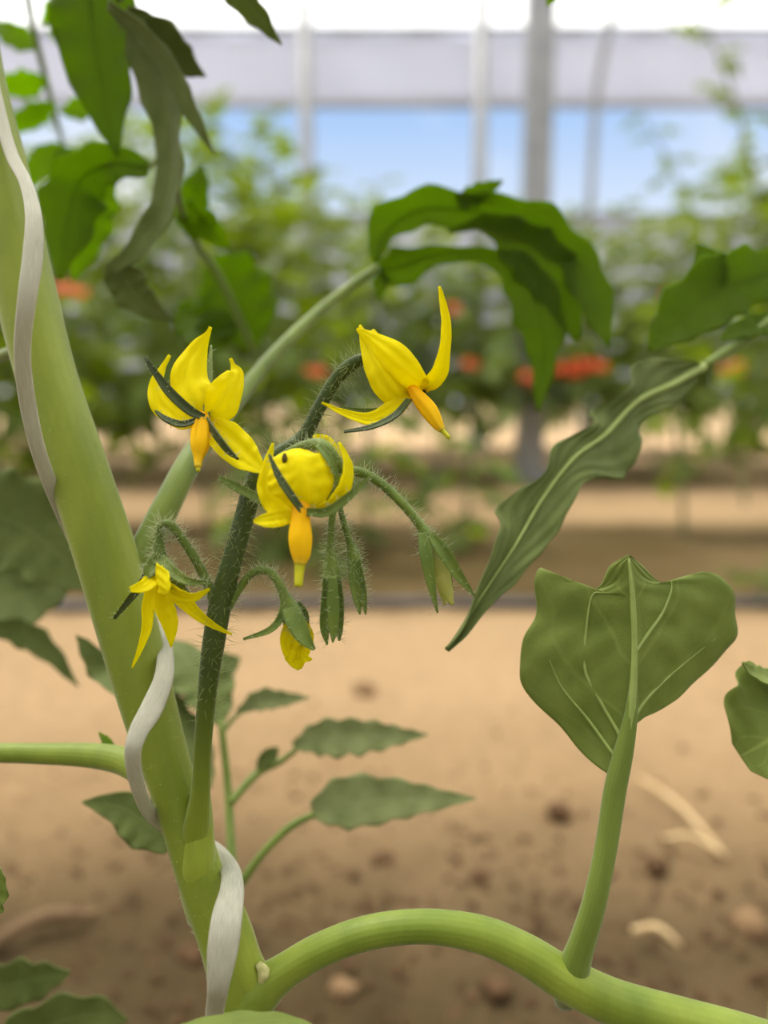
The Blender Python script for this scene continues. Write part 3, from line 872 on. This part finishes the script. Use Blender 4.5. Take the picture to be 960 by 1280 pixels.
tube('style', [P(375.5, 700, .1632), P(374, 716, .163), P(373, 733, .1625)], [px(q, .163) for q in (7, 6, 5)], M_style, f2, n=12, segs=12)
hole = tube('bite_mark', [Vector(HOLE) + UP * .0010, Vector(HOLE), Vector(HOLE) - UP * .0010], [px(1.5, .163), px(3.6, .163), px(2.5, .163)], M_hole, f2, n=8, segs=10)
hole['label'] = 'dark brown bite mark near the top of the round petal'

# third flower (upper right)
f3 = flower('flower', [(470, 447, .184, 6), (490, 456, .186, 6), (508, 472, .186, 8), (520, 488, .182, 10)], n=20, nhair=60, label='sideways yellow flower with one petal standing straight up')
petal(f3, [(532, 484, .179), (510, 466, .176), (486, 444, .176), (464, 424, .178), (446, 411, .179)], [14, 24, 22, 12, 2], wr=[8, 18, 20, 10, 2], roll=-10, cup=-.3)
petal(f3, [(506, 500, .179), (490, 484, .177), (474, 458, .177), (460, 430, .179), (450, 406, .180)], [12, 20, 18, 10, 1.5], wr=[16, 22, 18, 9, 1.5], roll=15, cup=-.3)
petal(f3, [(520, 492, .181), (496, 470, .182), (478, 444, .184), (466, 412, .186)], [10, 18, 14, 2])
petal(f3, [(528, 484, .180), (545, 468, .178), (554, 440, .177), (557, 405, .177), (552, 375, .177), (549, 358, .177)], [8, 11, 8, 7, 4, 1.5], wr=[8, 12, 8, 6, 4, 1.5], roll=25, cup=.5)
petal(f3, [(512, 494, .179), (490, 514, .177), (462, 524, .176), (430, 516, .176), (402, 503, .176)], [8, 13, 9, 5, 1], wr=[8, 12, 8, 4, 1], roll=25, cup=.4)
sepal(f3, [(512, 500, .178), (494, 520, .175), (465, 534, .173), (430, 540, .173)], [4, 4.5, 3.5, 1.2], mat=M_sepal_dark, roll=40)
sepal(f3, [(500, 500, .181), (480, 512, .181), (455, 514, .182), (425, 509, .183)], [4, 4, 3.5, 1], mat=M_sepal)
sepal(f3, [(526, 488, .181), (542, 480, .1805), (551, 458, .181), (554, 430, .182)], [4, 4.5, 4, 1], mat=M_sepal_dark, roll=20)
tube('anther_cone', [P(514, 484, .179), P(524, 498, .178), P(537, 514, .177), P(547, 530, .176), P(553, 538, .1755)], [px(q, .177) for q in (6, 9.5, 11, 7.5, 4)], M_anther, f3, n=30, segs=30, ridge=.07, nr=6)
tube('style', [P(550, 534, .1757), P(562, 548, .175)], [px(3.6, .175), px(2.4, .175)], M_style, f3, n=6, segs=10)

# fourth flower (lower left, hanging)
f4 = flower('flower', [(276, 786, .183, 4), (270, 758, .181, 7.5), (262, 735, .180, 6.5), (246, 702, .179, 6), (228, 674, .178, 5.5), (213, 656, .177, 5.5), (202, 657, .177, 5), (199, 672, .177, 6), (199, 692, .177, 9), (199, 712, .177, 14), (199, 724, .177, 10)],
            n=60, nhair=420, hl=.0030, label='small drooping yellow flower on a hooked hairy stalk at the lower left')
petal(f4, [(196, 720, .177), (190, 722, .173), (180, 732, .170), (163, 738, .168)], [7, 13, 10, 3], wr=[7, 8, 7, 4], roll=20, cup=.3, ripple=.12, rfreq=2)
petal(f4, [(200, 726, .176), (196, 722, .171), (205, 730, .168), (212, 737, .166)], [9, 16, 14, 4], roll=40, cup=.2, ripple=.12, rfreq=2)
petal(f4, [(194, 728, .178), (186, 756, .178), (184, 784, .177), (175, 812, .176), (165, 835, .175)], [9, 8, 6.5, 3.5, 1], roll=15, cup=.3)
petal(f4, [(204, 728, .178), (203, 756, .177), (210, 782, .176), (214, 809, .176)], [9, 14, 12, 1], wr=[9, 12, 8, 1], roll=-20, cup=.3)
petal(f4, [(206, 728, .180), (228, 748, .179), (248, 768, .178), (268, 782, .177), (290, 793, .176)], [8, 10, 7, 4, 1], roll=20, cup=.35)
petal(f4, [(202, 724, .175), (218, 740, .171), (240, 746, .170), (262, 736, .170)], [7, 10, 7, 1.5], roll=35, cup=.3)
sepal(f4, [(200, 700, .175), (214, 714, .172), (236, 727, .170), (262, 728, .170)], [8, 8, 5, 1.5], nh=120, hl=.0022)
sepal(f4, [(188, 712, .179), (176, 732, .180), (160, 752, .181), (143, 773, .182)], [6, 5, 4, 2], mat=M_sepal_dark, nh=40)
sepal(f4, [(204, 704, .176), (214, 722, .173), (226, 736, .172), (236, 742, .172)], [8, 10, 7, 2], nh=90)
sepal(f4, [(196, 698, .176), (188, 712, .173), (182, 724, .172)], [7, 9, 2], nh=60)

# half open bud
b1 = flower('flower_bud', [(276, 782, .182, 3), (286, 760, .180, 4.5), (300, 735, .180, 5), (316, 716, .179, 5), (334, 713, .178, 5.5), (347, 726, .177, 5.5), (356, 745, .177, 7), (364, 765, .177, 13), (370, 785, .177, 14), (374, 800, .177, 8)],
            n=50, nhair=260, hl=.0028, mat=M_bud, label='half open bud showing yellow at its tip, right of the stalk')
for q in ([(366, 775, .175), (362, 800, .174), (367, 825, .174), (374, 837, .174)], [(372, 775, .177), (380, 795, .177), (378, 818, .177), (375, 836, .177)], [(366, 780, .180), (364, 800, .180), (360, 822, .180)]):
    petal(b1, q, [8, 12, 8, 2] if len(q) == 4 else [8, 8, 1])
petal(b1, [(368, 806, .174), (362, 822, .173), (356, 824, .172)], [5, 5, 1]); petal(b1, [(374, 808, .175), (382, 822, .174), (390, 824, .173)], [5, 5, 1])
sepal(b1, [(362, 760, .174), (370, 778, .172), (380, 797, .171), (393, 812, .171)], [9, 12, 9, 2], mat=M_bud, nh=70)
sepal(b1, [(356, 756, .176), (351, 772, .174), (336, 788, .172), (304, 799, .171)], [6, 5, 4, 1.5], mat=M_bud, nh=40)
sepal(b1, [(368, 756, .178), (378, 770, .178), (384, 790, .178)], [8, 8, 2], mat=M_bud, nh=60)
# closed buds
def closed_bud(ped, body, nh, label, tips):
    o = flower('flower_bud', ped + body, n=50, nhair=nh, hl=.0026, mat=M_bud, t0=.1, label=label)
    for q, w in tips:
        sepal(o, q, w, mat=M_bud, nh=40, hl=.0024, cup=.5)
    return o


closed_bud([(424, 604, .176, 4), (416, 640, .176, 4.5), (413, 680, .176, 5)], [(414, 702, .176, 9), (415, 730, .176, 11), (416, 765, .176, 10), (416, 785, .176, 8)], 300, 'longest closed green bud hanging straight down',
           [([(409, 720, .174), (408, 755, .173), (406, 785, .173), (409, 806, .173)], [5, 7, 6, 1]), ([(416, 720, .173), (416, 755, .172), (417, 785, .172), (416, 803, .172)], [5, 8, 6, 1]),
            ([(422, 720, .174), (424, 755, .174), (424, 785, .174), (424, 801, .174)], [4, 6, 5, 1])])
closed_bud([(424, 630, .178, 3.5), (430, 655, .178, 4), (438, 680, .178, 5)], [(442, 695, .178, 9), (445, 715, .178, 9.5), (449, 740, .178, 7), (452, 758, .178, 3)], 240, 'small closed green bud beside the longest one',
           [([(440, 700, .176), (442, 725, .175), (447, 750, .175), (450, 768, .175)], [4, 6, 5, 1]), ([(446, 700, .176), (451, 725, .176), (455, 750, .176), (457, 768, .176)], [4, 5, 4, 1])])
closed_bud([(400, 590, .180, 5), (440, 588, .178, 6), (470, 600, .177, 6), (498, 624, .176, 6), (522, 652, .176, 6)], [(532, 668, .176, 8), (540, 690, .176, 9), (545, 715, .176, 5)], 300, 'bud with spreading narrow sepals at the far right of the truss',
           [([(528, 666, .174), (533, 695, .172), (540, 735, .172), (547, 766, .172)], [5, 8, 5, 1]), ([(538, 668, .174), (556, 692, .172), (574, 720, .172), (594, 746, .172)], [5, 8, 6, 1]),
            ([(540, 675, .180), (552, 700, .182), (560, 730, .183), (562, 755, .183)], [5, 7, 6, 1])])
bo = plant.children[-1]
blade('petal', [(536, 680, .174), (548, 705, .173), (557, 735, .173), (566, 756, .173)], [6, 11, 9, 2], M_budpetal, bo, n=24, m=4, cup=-.4, thick=.0003)
blade('petal', [(536, 680, .176), (548, 705, .176), (554, 735, .176), (556, 756, .176)], [5, 8, 7, 2], M_budpetal, bo, n=24, m=4, cup=-.4, thick=.0003)

# ------------------------------------------------------------------ twine round the main stem
def ribbon(pts, half, rolls, n=160):
    c = spline([P(*q[:3]) for q in pts], n)
    w = smooth_vals([px(q[3], q[2]) for q in pts], n)
    t = unit(np.gradient(c, axis=0))
    axis = np.array([P(*q[4:7]) for q in pts]) if len(pts[0]) > 4 else None
    view = unit(c - np.array(CAM))
    side = unit(np.cross(view, t)); nrm = np.cross(t, side)
    V = []; UV = []; S = 12
    for i in range(n):
        for j in range(S):
            an = 6.283 * j / S
            V.append(c[i] + side[i] * math.cos(an) * w[i] + nrm[i] * math.sin(an) * .0007)
            UV.append((i / n * 6, math.cos(an) * .5 + .5))
    Fc = [(i * S + j, i * S + (j + 1) % S, (i + 1) * S + (j + 1) % S, (i + 1) * S + j) for i in range(n - 1) for j in range(S)]
    return np.array(V), Fc, UV


tw = [(-180, -420, .25, 7), (-70, -120, .215, 7), (-20, 60, .205, 7), (10, 180, .192, 8), (32, 228, .180, 8), (42, 270, .172, 10), (41, 320, .168, 12), (33, 380, .166, 11), (28, 440, .170, 10), (34, 500, .176, 10),
      (50, 570, .184, 9), (78, 640, .196, 9), (110, 700, .210, 9), (160, 745, .218, 9), (200, 780, .208, 9), (206, 812, .194, 10), (205, 846, .182, 12), (190, 885, .173, 14),
      (173, 915, .168, 12), (166, 945, .167, 10), (173, 985, .175, 9), (190, 1020, .190, 8), (225, 1045, .205, 8), (265, 1060, .206, 9), (286, 1085, .190, 12), (290, 1110, .178, 15), (284, 1145, .170, 19), (278, 1190, .167, 19),
      (272, 1240, .168, 13), (268, 1280, .178, 11), (274, 1330, .195, 10)]
v, f, u = ribbon(tw, 0, 0, 240)
two = mesh_obj('support_twine', v, f, M_twine, None, u)
tag(two, 'flat white plastic twine wound round the thick pale tomato stem', 'twine')

# ------------------------------------------------------------------ neighbour plant on the right
right = empty('tomato_plant', (0.16, 0.30, 0))
tag(right, 'tomato plant reaching in from the right edge with a long hanging lobed leaf', 'plant')
tube('main_stem', [(0.16, .30, -.02), (.165, .30, .15), (.175, .295, .35), (.18, .29, .55), (.175, .29, .8)], [.008, .007, .0065, .006, .005], M_stem, right, n=40, segs=16)
tubepx('leaf_stalk', [(1110, 330, .285, 8), (1040, 350, .27, 7), (975, 392, .26, 7), (930, 424, .255, 6), (880, 458, .25, 6)], M_petiole, right, n=30, segs=12)
Lr = [(872, 452), (845, 448), (812, 447), (788, 461), (790, 484), (740, 512), (745, 528), (712, 545), (690, 560), (682, 590), (650, 612), (622, 634), (628, 655), (615, 690), (600, 730), (584, 775), (558, 812)]
Rr = [(876, 462), (868, 480), (846, 505), (828, 512), (800, 534), (802, 556), (790, 585), (778, 597), (745, 597), (726, 610), (708, 645), (690, 675), (672, 698), (645, 728), (620, 752), (590, 785), (559, 813)]
Mr = [(880, 458), (862, 470), (842, 480), (820, 490), (796, 502), (775, 522), (757, 543), (738, 558), (718, 572), (700, 592), (680, 620), (662, 650), (645, 680), (625, 708), (604, 742), (582, 778), (558, 813)]
dr = [.25 - .0042 * i * .75 for i in range(17)]
v, f, u = sheet_data([P(x, y, dr[i] - .004) for i, (x, y) in enumerate(Lr)], [P(x, y, dr[i]) for i, (x, y) in enumerate(Mr)], [P(x, y, dr[i] - .002) for i, (x, y) in enumerate(Rr)],
                     n=120, m=14, cup=.06, ripple=.05, rfreq=3, teeth=.06, tfreq=13, seed=5, thick=.0005, crinkle=.0005)
rl = mesh_obj('leaf', v, f, M_leaf_grey, right, u)
rl['label'] = 'long grey-green lobed leaf hanging down to the left'
tube('midrib', [P(Mr[i][0], Mr[i][1], dr[i] - .001) for i in range(0, 17, 2)], [px(q, .25) for q in (5.5, 4.5, 3.8, 3.2, 2.7, 2.2, 1.7, 1.2, .8)], M_vein, rl, n=40, segs=8)
leaf(right, [(1000, 330, .27), (950, 346, .265), (900, 362, .262), (850, 400, .26), (812, 438, .258)], [30, 30, 42, 32, 2], M_leaf_dark, wr=[20, 36, 42, 34, 4], roll=10, tfreq=5, teeth=.25,
     label='rounded translucent green leaf at the right edge', stalk=[(1040, 350, .27, 4), (1020, 332, .27, 4), (1000, 330, .27, 3)])
leaf(right, [(905, 355, .262), (888, 330, .265), (870, 305, .268)], [10, 18, 2], M_leaf_dark, tfreq=3)
leaf(right, [(975, 400, .258), (950, 406, .256), (920, 415, .254), (900, 425, .253)], [8, 16, 12, 2], M_leaf_dark, rib=1, roll=30, tfreq=4)
leaf(right, [(1040, 880, .215), (1000, 900, .205), (960, 925, .20), (925, 945, .20)], [20, 60, 80, 18], M_leaf_broad, roll=-10, tfreq=3)
tubepx('leaf_stalk', [(1130, 700, .28, 7), (1100, 800, .25, 6), (1040, 880, .215, 5)], M_petiole, right, n=20, segs=8)
leaf(right, [(1000, 860, .21), (965, 850, .20), (940, 840, .198), (928, 828, .197)], [14, 16, 8, 1], M_leaf_broad, roll=50, tfreq=3)

# ------------------------------------------------------------------ background rows of tomato plants
def leaflet(c, d, up, L, W, rs, n=5):
    side = unit(np.cross(d, up)); nr_ = unit(np.cross(side, d))
    ws = [0.25, 0.95, 0.72, 0.78, 0.35, 0.02]
    V = []; UV = []
    dr_ = rs.uniform(.1, .35)
    for i in range(6):
        t = i / 5
        m = c + d * L * t - nr_ * dr_ * L * t * t
        for s in (-1, 0, 1):
            V.append(m + side * s * W * ws[i] * rs.uniform(.85, 1.15) + nr_ * abs(s) * W * rs.uniform(-.1, .35))
            UV.append((t, .5 + .5 * s))
    Fc = []
    for i in range(5):
        for j in range(2):
            a = i * 3 + j
            Fc.append((a, a + 1, a + 4, a + 3))
    return V, Fc, UV


def compound_leaf(seed, mat, size=.26):
    """a drooping compound leaf growing along +x from the origin: rachis with leaflets in pairs"""
    rs = np.random.RandomState(seed)
    ds = rs.uniform(.25, .7)
    pts = [np.array([t * size, rs.normal(0, .006), size * (.35 * t - ds * t * t)]) for t in (0, .25, .5, .75, 1)]
    parts = [tube_data(pts, [.0035, .003, .0025, .002, .001], n=8, segs=4)]
    c = spline(pts, 21); t = unit(np.gradient(c, axis=0))
    up = np.array([0, 0, 1.0])
    for i, sc in ((6, .6), (10, .9), (14, 1.0), (17, .8)):
        for s in (-1, 1):
            d = unit(t[i] * .55 + s * np.array([0, 1, 0]) + rs.normal(0, .18, 3) - np.array([0, 0, .25]))
            parts.append(leaflet(c[i], d, unit(up + rs.normal(0, .3, 3)), size * .46 * sc * rs.uniform(.8, 1.2), size * .15 * sc, rs))
    parts.append(leaflet(c[20], t[20], up, size * .46, size * .17, rs))
    v, f, u = merge(parts)
    me = bpy.data.meshes.new('leaf'); me.from_pydata(np.asarray(v).tolist(), [], f)
    ul = me.uv_layers.new(name='UVMap')
    li = np.empty(len(me.loops), dtype=np.int32); me.loops.foreach_get('vertex_index', li)
    ul.data.foreach_set('uv', np.asarray(u, dtype=np.float32)[li].ravel())
    me.polygons.foreach_set('use_smooth', [True] * len(me.polygons))
    me.materials.append(mat)
    return me


LEAVES_FAR = [compound_leaf(s, M_leaf_far) for s in range(6)]
LEAVES_ROW = [compound_leaf(s + 20, M_leaf_row) for s in range(6)]
# one fruit mesh: flattened, lightly ribbed
def fruit_mesh():
    V = []; Fc = []; S, Rr_ = 16, 10
    for i in range(Rr_ + 1):
        th = math.pi * i / Rr_
        for j in range(S):
            ph = 2 * math.pi * j / S
            r = .034 * math.sin(th) * (1 + .04 * math.cos(5 * ph)) + 1e-5
            V.append((r * math.cos(ph), r * math.sin(ph), .029 * math.cos(th) * (1 - .25 * math.exp(-(th / .35) ** 2))))
    for i in range(Rr_):
        for j in range(S):
            k2 = (j + 1) % S
            Fc.append((i * S + j, i * S + k2, (i + 1) * S + k2, (i + 1) * S + j)[::-1])
    me = bpy.data.meshes.new('fruit'); me.from_pydata(V, [], Fc); me.polygons.foreach_set('use_smooth', [True] * len(me.polygons)); me.materials.append(M_fruit)
    return me


FRUIT = fruit_mesh()


def gz(x, y):
    return soil_height(x, y)


def row_plant(x, y, h, nleaf, seed, label, group, leaves, low=.3, size=1.0, fruits=(), lean=0.0):
    rs = random.Random(seed)
    t = empty('tomato_plant', (x, y, gz(x, y)))
    tag(t, label, 'plant', group)
    pts = [Vector((x + lean * (z / h) ** 2 + .03 * math.sin(z * 5 + seed), y + .03 * math.cos(z * 4 + seed), z)) for z in [(-.04), h * .2, h * .4, h * .6, h * .8, h]]
    tube('main_stem', pts, [.008, .0075, .007, .006, .005, .003], M_farstem, t, n=18, segs=7)
    c = spline(pts, 60)
    base = t.location
    a0 = rs.random() * 6.28
    for i in range(nleaf):
        u = low / h + (1 - low / h) * (i + rs.random() * .6) / nleaf
        u = min(u, .995)
        p = Vector(c[int(u * 59)])
        o = bpy.data.objects.new('leaf', leaves[rs.randrange(len(leaves))])
        o.parent = t; o.location = p - base
        s = size * (1.15 - .55 * u ** 3) * rs.uniform(.8, 1.15)
        o.rotation_euler = (rs.uniform(-.3, .3), rs.uniform(-.35, .45) - (.7 * u ** 4), a0 + i * 2.4 + rs.uniform(-.4, .4))
        o.scale = (s, s, s)
        COL.objects.link(o)
    for (fx, fz, n) in fruits:                       # clusters hang on the camera's side
        for q in range(n):
            o = bpy.data.objects.new('fruit', FRUIT)
            o.parent = t
            o.location = Vector((fx + (q - (n - 1) / 2) * .056 + rs.uniform(-.008, .008), -.24 + rs.uniform(-.03, .03), fz + rs.uniform(-.02, .02)))
            o.rotation_euler = (rs.uniform(-.4, .4), rs.uniform(-.4, .4), rs.random() * 6)
            o.scale = (rs.uniform(.85, 1.1),) * 3
            COL.objects.link(o)
        sp_ = [Vector((x, y, base.z + fz + .09)), Vector((x + fx * .5, y - .14, base.z + fz + .10)), Vector((x + fx, y - .24, base.z + fz + .03))]
        tube('fruit_stalk', sp_, [.003, .003, .003], M_farstem, t, n=8, segs=5)
    return t


def wx(pxx, y):                                       # world x for a picture column at distance y
    return (pxx - 480) / F * (y * math.cos(PITCH) + .02)


ORD = ['first', 'second', 'third', 'fourth', 'fifth', 'sixth', 'seventh', 'eighth', 'ninth', 'tenth', 'eleventh', 'twelfth']
sd = 100
# nearest row behind the path, with a gap in the middle
near_row = [(-20, 2.5, 1.25, 16, .25, ()), (90, 2.7, 1.3, 16, .3, ()), (250, 2.75, 1.35, 20, .3, ()), (345, 2.9, 1.25, 16, .4, ()), (470, 2.35, .55, 4, .12, ()), (330, 2.2, .34, 5, .08, ()), (415, 2.1, .30, 4, .06, ()), (575, 2.25, .36, 5, .08, ()), (950, 1.74, .09, 3, .03, ()), (850, 2.6, .95, 9, .2, ()), (1010, 2.5, 1.3, 16, .25, ())]
NL = ['leafy blurred tomato plant at the far left behind the thick stem', 'tomato plant showing between the thick stem and the first flower', 'tall tomato plant rising left of the frame centre behind the first flower',
      'tomato plant right behind the sideways flower stalk, left of the open gap', 'small young plant alone in the gap beyond the black hose', 'low young plant under the first flower beyond the hose', 'low young plant behind the closed buds beyond the hose', 'low young plant left of the hanging leaf tip beyond the hose', 'tiny bright seedling by the hose at the right edge', 'thin sparse plant standing between the hanging leaf and the right edge',
      'tomato plant at the right edge in the row nearest the hose']
for i, (cx, y, h, nl, low, fr) in enumerate(near_row):
    row_plant(wx(cx, y), y, h, int(nl * 2.0), sd + i, NL[i], 'tomato plants in the row behind the black hose', LEAVES_ROW, low, .85 if h > 1 else .6 if h > .2 else .25, fr)
# second row
SECOND = [(-40, 1.5), (60, 1.5), (140, 1.5), (225, 1.6), (300, 1.6), (385, 1.45), (470, 1.3), (560, 1.25), (640, 1.25), (730, 1.3), (815, 1.35), (900, 1.65), (985, 1.55)]
for i, (cx, h) in enumerate(SECOND):
    y = 4.35 + .12 * math.sin(i * 2.1)
    fr = {2: ((.0, .62, 1), (-.12, .98, 4)), 5: ((.05, .60, 2),), 8: ((.05, .55, 2),), 9: ((-.12, .60, 6), (-.1, .64, 3)), 11: ((.0, .60, 4),), 7: ((.1, .62, 2), (.0, .9, 1)), 1: ((.15, 1.0, 4),), 10: ((0, .95, 2),)}.get(i, ())
    lab = '%s plant from the left in the middle row of tomato plants beyond the hose' % (ORD[i] if i < 12 else 'last')
    row_plant(wx(cx, y), y, h, 46, sd + 30 + i, lab, 'tomato plants in the middle row', LEAVES_FAR, .40, .9, fr)
THIRD = [(-30, 2.0), (40, 2.0), (110, 2.1), (185, 2.3), (255, 2.45), (335, 2.4), (400, 1.9), (470, 1.75), (545, 1.7), (620, 1.7), (700, 1.7), (775, 1.75), (850, 1.8), (925, 1.9), (990, 2.0)]
for i, (cx, h) in enumerate(THIRD):
    y = 5.7 + .15 * math.sin(i * 1.7)
    fr = {1: ((.1, 1.15, 4),), 8: ((0, 1.1, 2),), 10: ((-.1, .65, 3), (.1, 1.15, 3)), 13: ((-.1, 1.1, 2), (0, .62, 3)), 4: ((.05, .7, 2),)}.get(i, ())
    lab = '%s plant from the left in the row nearest the far wall' % (ORD[i] if i < 12 else ('fourth' if i == 12 else 'third' if i == 13 else 'last'))
    lab = {12: 'third from last plant in the row nearest the far wall', 13: 'next to last plant in the row nearest the far wall', 14: 'rightmost plant in the row nearest the far wall'}.get(i, lab)
    row_plant(wx(cx, y), y, h, 56, sd + 60 + i, lab, 'tomato plants in the row nearest the far wall', LEAVES_FAR, .5, 1.0, fr)
# tall shoots standing above the others at the right
for i, (cx, y, h, lean, lab) in enumerate(((990, 2.6, 1.72, -.42, 'tall shoot arching from the right across the open blue strip'), (930, 3.4, 1.62, -.5, 'tall leaning shoot whose tip stands right of the thick square post'),
                                           (440, 3.6, 1.4, .15, 'slender shoot standing before the blue strip left of the thick square post'))):
    row_plant(wx(cx, y), y, h, 13, sd + 90 + i, lab, 'tall shoots above the rows', LEAVES_ROW, h * .62, .55, (), lean)

# ------------------------------------------------------------------ hose, clods, straw
hp = [(x, 1.69 + .02 * math.sin(x * 2), soil_height(x, 1.69) + .012) for x in np.linspace(-3.2, 3.2, 16)]
hose = tube('drip_hose', hp, [.0105] * 16, M_hose, None, n=120, segs=10)
tag(hose, 'black drip irrigation hose lying along the edge of the bed', 'hose')


def lump(seed, r, res=2):
    import bmesh
    bm = bmesh.new(); bmesh.ops.create_icosphere(bm, subdivisions=res, radius=r)
    for v_ in bm.verts:
        v_.co *= 1 + .55 * noise.noise(v_.co * (1.6 / r) + Vector((seed * 3.1, 0, 0)))
        v_.co.z *= .7
    me = bpy.data.meshes.new('soil_clod'); bm.to_mesh(me); bm.free()
    me.polygons.foreach_set('use_smooth', [True] * len(me.polygons))
    return me


def on_ground(pxx, pyy):
    """where the sight line through a picture point meets the soil"""
    r = RT * ((pxx - 480) / F) + UP * ((640 - pyy) / F) + FW
    t = -CAM.z / r.z
    p = CAM + r * t
    return p.x, p.y


clod_spots = [(700, 1022, .014, 1, 'single dark clod on the pale path left of the broad leaf stalk'), (455, 866, .02, 0, 'flat pale clod on the path below the closed buds'),
              (935, 1165, .016, 0, 'pale clod on the bed at the right edge'), (820, 1085, .012, 1, 'dark clod beside the foot of the dry straw'), (760, 1085, .010, 0, 'small clod just right of the broad leaf stalk'),
              (480, 1080, .011, 1, 'dark clod on the bed above the arch of the lower branch'), (600, 1105, .010, 1, 'dark clod midway between the lower branch and the single dark clod'),
              (240, 1192, .012, 1, 'clod touching the view of the main stem at its left, near the twig'), (620, 1250, .010, 1, 'clod seen under the lower branch, left of its fork'), (430, 1250, .010, 0, 'clod seen under the lower branch near the main stem')]
CLS = {}
for i, (cx, cy, r, dk, lab) in enumerate(clod_spots):
    x, y = on_ground(cx, cy)
    me = lump(i, r); me.materials.append(M_clod_dark if dk else M_clod)
    o = bpy.data.objects.new('soil_clod', me); COL.objects.link(o)
    o.location = (x, y, soil_height(x, y) + r * .25)
    tag(o, lab, 'clod', 'soil clods on the ground')


def crumbs():
    rs = np.random.RandomState(4); V = []; Fc = []
    O = np.array([(1, 0, 0), (-1, 0, 0), (0, 1, 0), (0, -1, 0), (0, 0, 1), (0, 0, -1)], float)
    FF = [(0, 2, 4), (2, 1, 4), (1, 3, 4), (3, 0, 4), (2, 0, 5), (1, 2, 5), (3, 1, 5), (0, 3, 5)]
    for k_ in range(2600):
        y = .42 + abs(rs.normal(0, .22)); x = rs.uniform(-.7, .7)
        r = rs.uniform(.0015, .006)
        b = len(V)
        for o in O:
            q = o * r * rs.uniform(.6, 1.2, 3)
            V.append((x + q[0], y + q[1], soil_height(x, y) + r * .3 + q[2] * .7))
        Fc += [tuple(b + i for i in f_) for f_ in FF]
    o = mesh_obj('soil_crumbs', V, Fc, M_clod_dark, None, None, smooth=False)
    tag(o, 'loose brown soil crumbs strewn over the near bed', 'soil', kind='stuff')


crumbs()
for i, (a, b, c, d_, lab) in enumerate(((800, 985, 905, 1085, 'longest pale dry straw on the soil right of the broad leaf stalk'), (830, 1062, 900, 1082, 'short pale straw lying across the foot of the longest straw'), (790, 1180, 850, 1200, 'short straw on the bed above the right end of the lower branch'))):
    x0, y0 = on_ground(a, b); x1, y1 = on_ground(c, d_)
    o = tube('straw', [(x0, y0, .012), ((x0 + x1) / 2, (y0 + y1) / 2, .022), (x1, y1, .012)], [.0025, .003, .002], M_straw, None, n=10, segs=8)
    tag(o, lab, 'straw')
x0, y0 = on_ground(-40, 1215); x1, y1 = on_ground(122, 1158)
o = tube('twig', [(x0, y0, .012), ((x0 + x1) / 2, (y0 + y1) / 2 + .01, .020), (x1, y1, .012)], [.005, .006, .004], M_twig, None, n=14, segs=9)
tag(o, 'brown twig on the soil near the lower left corner', 'twig')
